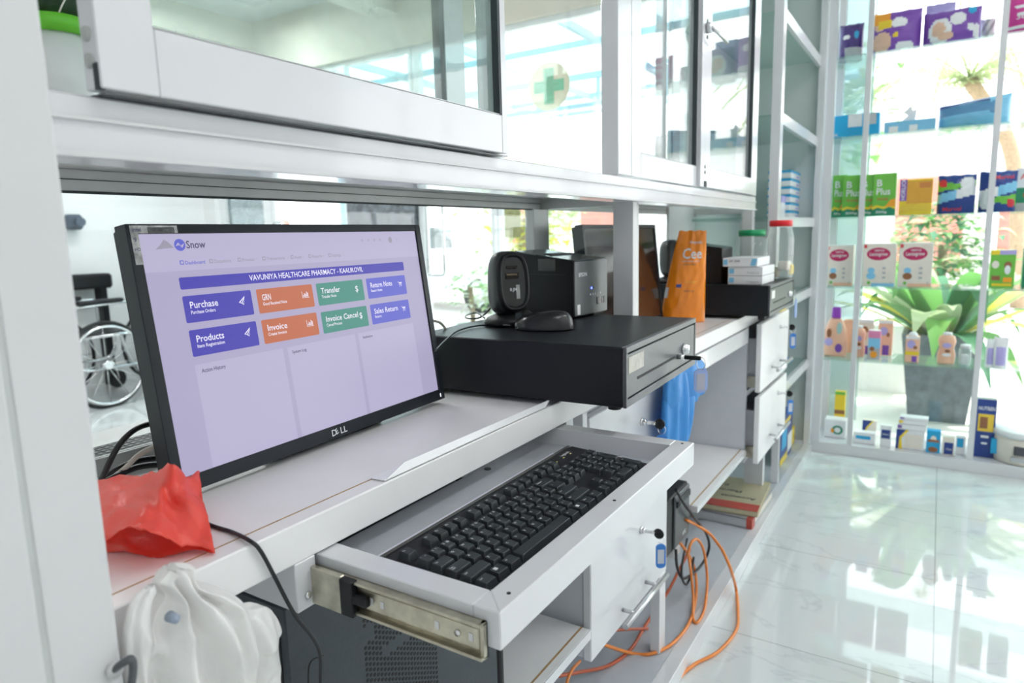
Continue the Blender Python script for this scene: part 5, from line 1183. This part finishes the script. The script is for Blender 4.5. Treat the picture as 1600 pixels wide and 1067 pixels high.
MB().lathe([(0, 0), (.115, 0), (.122, .01), (.125, .11), (.12, .125)], (0, 0, 0), CRM, n=40).build('tub', t); MB().lathe([(.13, .122), (.13, .145), (.12, .15), (0, .15)], (0, 0, 0), WHT, n=40).build('lid', t)
b = MB(); b.box(-.05, .04, -.128, -.115, .05, .09, DKB, .002); b.box(-.06, .06, -.1275, -.115, .02, .04, GRY); b.box(-.13, -.105, -.06, .0, .03, .10, BLU); b.build('label', t)
# --- side shelving goods
def sbox(name, label, px, Y, zs, D, col, patches=(), texts=(), group=None, cat='box', H=None):
    """an item on the side shelving, front facing the room (-Y)"""
    a = at(px[0], px[3], Y=Y); c = at(px[2], px[3], Y=Y); top = at((px[0]+px[2])/2, px[1], Y=Y)
    return packbox(name, label, cat, None, 0, zs, D, col, patches, texts, group, (((a.x+c.x)/2, Y+D/2), abs(c.x-a.x), H or top.z-zs), 0)
ords = ('lowest', 'second from the bottom', 'third from the bottom', 'fourth from the bottom', 'second from the top', 'topmost')
for k in range(6):
    gb = sbox('glove_box', 'white blue-banded box, %s in the corner shelving stack' % ords[k], (1233, 330, 1267, 352), .60, Cc+.0365*k, .10, WHT, [(.0, .0, 1, .30, BLU), ('p', [(.2, .3), (.7, .3), (.5, .45)], BLU), ('o', .28, .7, .07, .15, LIL)], (), 'white and blue boxes stacked in the corner shelving', H=.034)
    a_ = at(1233, 352, Y=.60); c_ = at(1267, 352, Y=.60); W_ = abs(c_.x-a_.x)/2
    MB().box(-W_-.0008, W_+.0004, -.0504, .0504, .024, .0346, BLU).build('blue_band', gb)
sbox('medicine_box', 'narrow white and purple box left of the stacked white and blue boxes', (1219, 306, 1228, 352), .62, Cc, .05, WHT, [(0, 0, 1, .3, LIL)])
sbox('medicine_box', 'small pale box with green top in front of the stacked white and blue boxes', (1241, 349, 1256, 366), .545, Cc, .03, CRM, [(0, 0, 1, .25, DGN)])
b = MB(); p = at(1192, 356, Y=.70); 
sbox('medicine_box', 'turquoise and white box on the corner shelf behind the second cash drawer', (1238, 450, 1256, 480), .62, D_s, .06, C_('aqua', (.15, .6, .75)), [(.6, .1, .9, .9, WHT)])
sbox('medicine_box', 'blue and white box right of the turquoise one on the corner shelf', (1256, 455, 1268, 478), .60, D_s, .05, LBL, [(.15, .1, .5, .9, NAV), (.6, 0, 1, 1, WHT)])
t = sbox('hanging_tag', 'small yellow tag hanging at the edge of the corner shelf', (1220, 482, 1228, 497), .515, .808, .012, YEL, cat='tag')
t = thing('key', 'pale blue key tag hanging below the lock of the second cash drawer', 'key', (2.58, .44, .85)); 
p = at(1243, 482, Y=.44)
b = MB(); b.prism([(p.x+.022*math.cos(a), p.z+.035*sq(math.sin(a), .6)) for a in [2*PI*k/20 for k in range(20)]], 'y', .438, .441, TG); b.build('tag', t)
b = MB(); b.tube([(p.x, .44, p.z+.03), (p.x-.005, .445, p.z+.07)], .001, CHROME, 6); b.build('ring', t)
def sbottle(name, label, px, Y, zs, prof, m, capm, cap, bits):
    a = at(px[0], px[3], Y=Y); c = at(px[2], px[3], Y=Y); top = at((px[0]+px[2])/2, px[1], Y=Y); H = top.z-zs; R_w = abs(c.x-a.x)/2
    t = thing(name, label, 'bottle', ((a.x+c.x)/2, Y+R_w*.5, zs+.0005), 0, local=True)
    MB().lathe([(r*R_w, h*H) for r, h in prof], (0, 0, 0), m, n=28, sy=.6).build('body', t); MB().lathe([(r*R_w, h*H) for r, h in cap], (0, 0, 0), capm, n=24, sy=.7).build('cap', t)
    if bits: lab_(t, R_w, H, .6, bits)
sbottle('cream_bottle', 'white bottle with a blue cap on the shelf behind the upper open drawer', (1223, 565, 1237, 603), .60, E_s, [(0, 0), (.9, 0), (1, .1), (1, .65), (.9, .7), (0, .7)], WHT, C_('cap_blue', (.02, .2, .65)), [(.92, .7), (.92, .95), (.8, 1), (0, 1)], [(0, .45, .5, .12, BLU)])
sbox('medicine_box', 'pale flat box lying at the back of the shelf behind the upper open drawer', (1232, 550, 1262, 566), .78, E_s, .07, GRY, [(.1, .3, .9, .6, WHT)])
sbottle('cleaner_bottle', 'teal cleaner bottle with a white round cap in the lowest corner shelf', (1237, 609, 1257, 669), .62, G0, [(0, 0), (.9, 0), (1, .05), (1, .7), (.7, .82), (0, .82)], C_('teal', (.01, .40, .58)), WHT, [(.62, .82), (.66, .86), (.6, .97), (.4, 1), (0, 1)], [(.1, .45, .12, .2, RED), (-.2, .3, .3, .1, WHT)])
sbox('medicine_box', 'blue and yellow box beside the teal bottle, under the lower open drawer handle', (1219, 650, 1236, 708), .56, G0, .04, NAV, [(0, .85, .6, 1, YEL), (.3, .1, .8, .2, YEL), (.6, .5, 1, .9, WHT), (.1, .3, .5, .7, BLU)])
sbox('medicine_box', 'small yellow box at the front of the lowest corner shelf', (1234, 671, 1241, 693), .57, G0, .03, YEL)
sbox('medicine_box', 'pink and lilac packet lying on the lowest corner shelf', (1241, 662, 1262, 673), .58, G0, .05, PNK, [(.4, 0, 1, 1, LIL)])
# --- goods on the second cash drawer
ZC = .9535
ords = ('lowest of three', 'middle of three', 'topmost of three')
for k in range(3):
    packbox('medicine_box', 'flat white carton with blue print on the second cash drawer, %s' % ords[k], 'box', None, 0, ZC+.0295*k, .185, WHT, [(.02, .2, .14, .8, LBL), ('p', [(.85, .1), (1, .1), (.95, .9), (.8, .9)], LBL)] if k == 2 else [(.03, .2, .18, .8, LBL)], [('JX 200', .2, .45, .2, DKB, .3)] if k == 2 else [('Surgipore', .55, .75, .2, GRY, .35)], 'white cartons on the second cash drawer', ((2.375+(.0 if k < 2 else -.01), .535+.015*(k == 2)), .11, .028), -PI/2)
GJ = M('green_herb', (.08, .22, .06), .7, var=.4, scale=80); LC = M('lid_green', (.01, .33, .12), .35); LR = M('lid_red', (.75, .01, .02), .35)
p = at(1171, 405, X=2.55); jar('jar', 'clear plastic jar with a green lid behind the white cartons', (2.56, p.y-.004, ZC), .056, at(1171, 359, X=2.56).z-ZC, LC, [(GJ, (-.03, .02, -.03, .03, .012, .05)), (RED, (.0, .03, -.04, -.015, .03, .06)), (WHT, (-.03, .0, -.045, -.03, .05, .075))])
jar('jar', 'taller clear faceted jar with a red lid at the right of the second cash drawer', (2.618, .492, ZC), .047, at(1222, 344, X=2.618).z-ZC, LR, [(CRM, (-.036, .03, -.036, .0, .03, .062)), (YEL, (.0, .03, -.045, -.03, .012, .05)), (KHA, (-.03, .02, .0, .035, .006, .04))], .70, faceted=True)
packbox('sweet_packet', 'small orange and red packet between the orange pouch and the white cartons', 'packet', None, 0, ZC, .02, ORA, [(.2, .1, .8, .3, RED), (.2, .7, .8, .9, RED)], (), None, ((2.44, .600), .03, .075), -PI/2)
# --- orange pouch on the counter
OR2 = M('pouch_orange', (.93, .27, .01), .25, var=.06, scale=12, coat=.3)
def paint(u, v):
    if u < .07 and .62 < v < .72: return WHT
    if ell(u, v, .30, .60, .06, .025): return NAV
    return OR2
ang = math.atan2(.70, 2.17)-PI/2+.12
pouch('foil_pouch', 'upright orange foil pouch with large white lettering on the counter beside the second cash drawer', 'pouch', None, 0, .8402, .055, paint,
      [('Cee', .26, .30, .11, WHT, .60), ('Nivaposha', .44, .14, .030, WHT, .42), ('nourishing cereal', .30, .335, .013, WHT, .50), ('A GOOD START', .32, .37, .014, DKB, .40), ('net weight', .45, .56, .012, YEL, .3), ('200 g', .44, .66, .012, DKB, .25), ('VAVUNIYA FOODS', .1, .885, .016, CRM, .8)][:6],
      dims=((2.15, .695), .135, .292), rz=ang, stand=True, left=lambda v: .0+.46*max(0, v-.15)**1.25, right=lambda v: 1-.0*v)
# --- books on the plinth
t = thing('book', 'khaki covered book with a red band lying on top of the stack at the floor', 'book', (2.60, .63, .092), .06, local=True)
b = MB(); b.box(-.165, .165, -.115, .115, 0, .003, KHA); b.box(-.165, .165, -.115, .115, .019, .022, KHA); b.box(-.165, -.162, -.115, .115, 0, .022, KHA); b.build('cover', t)
MB().box(-.16, .16, -.11, .11, .003, .019, CRM).build('pages', t)
b = MB(); b.box(-.1652, -.10, -.1152, .1152, .0218, .0226, C_('book_red', (.50, .07, .05))); b.box(-.165, -.13, -.1154, .1154, .0220, .0224, GRY)
for k, (s_, y) in enumerate((('Register', .05), ('Pharmacy', -.01), ('Accounts', -.07))): b.text(s_, .034, face_mtx((.02, y-.02, .0222), (0, 1, 0), (-1, 0, 0)) @ Matrix.Translation((0, (k-1)*.06, 0)), DKB, off=.0006)
b.build('cover_print', t)
t = thing('book', 'thick grey-white bound book with a red spine corner under the khaki book', 'book', (2.59, .635, .053), -.02, local=True)
b = MB(); b.box(-.17, .17, -.12, .12, 0, .004, GRY); b.box(-.17, .17, -.12, .12, .033, .037, GRY); b.box(-.17, -.166, -.12, .12, 0, .037, GRY); b.box(-.171, -.13, -.121, -.10, 0, .0375, C_('book_red', (.5, .07, .05))); b.build('cover', t); MB().box(-.165, .165, -.116, .116, .004, .033, CRM).build('pages', t)
# --- small things
t = thing('jar', 'dark jar with a bright green base band at the top left inside the cabinet', 'jar', (.372, .80, 1.2435))
p = at(113, 50, Y=.767); g_ = at(113, 24, Y=.767)
MB().lathe([(0, 0), (.03, 0), (.03, p.z-1.2435), (0, p.z-1.2435)], (p.x, .80, 1.2435), WLAM, n=28).build('stem', t)
MB().lathe([(0, p.z), (.033, p.z), (.034, g_.z), (0, g_.z)], (p.x, .80, 0), C_('lime', (.16, .62, .03)), n=32).build('base_band', t)
b = MB(); b.lathe([(0, g_.z), (.030, g_.z), (.030, g_.z+.12), (0, g_.z+.12)], (p.x, .80, 0), M('dark_leafy', (.03, .06, .03), .4, var=.6, scale=60), n=28); b.tube(spline([(p.x-.01, .768, g_.z), (p.x+.0, .766, g_.z+.03), (p.x-.015, .768, g_.z+.08)], 4), .0009, CRM, 5); b.build('contents', t)
t = thing('perforated_tray', 'black perforated tray lying on the ledge behind the counter window, left of the monitor', 'tray', (.55, .95, .842))
b = MB(); b.box(.38, .80, .905, 1.0, .842, .850, BLACK, .002)
for i in range(40):
    for j in range(8): b.box(.385+i*.0104, .391+i*.0104, .909+j*.0112, .915+j*.0112, .8501, .8506, DGREY)
b.build('tray', t)
t = thing('outer_ledge', 'narrow ledge on the customer side of the counter glass', 'ledge', (1.5, 1.0, .80)); MB().box(.12, 2.86, .893, 1.12, .80, .84, WLAM, .002).build('board', t); MB().box(.12, 2.86, .893, .91, 0, .80, WLAM).build('front_panel', t)
# ================================================================= finish
for o in list(COL.objects):
    if '_org' in o.keys(): del o['_org']
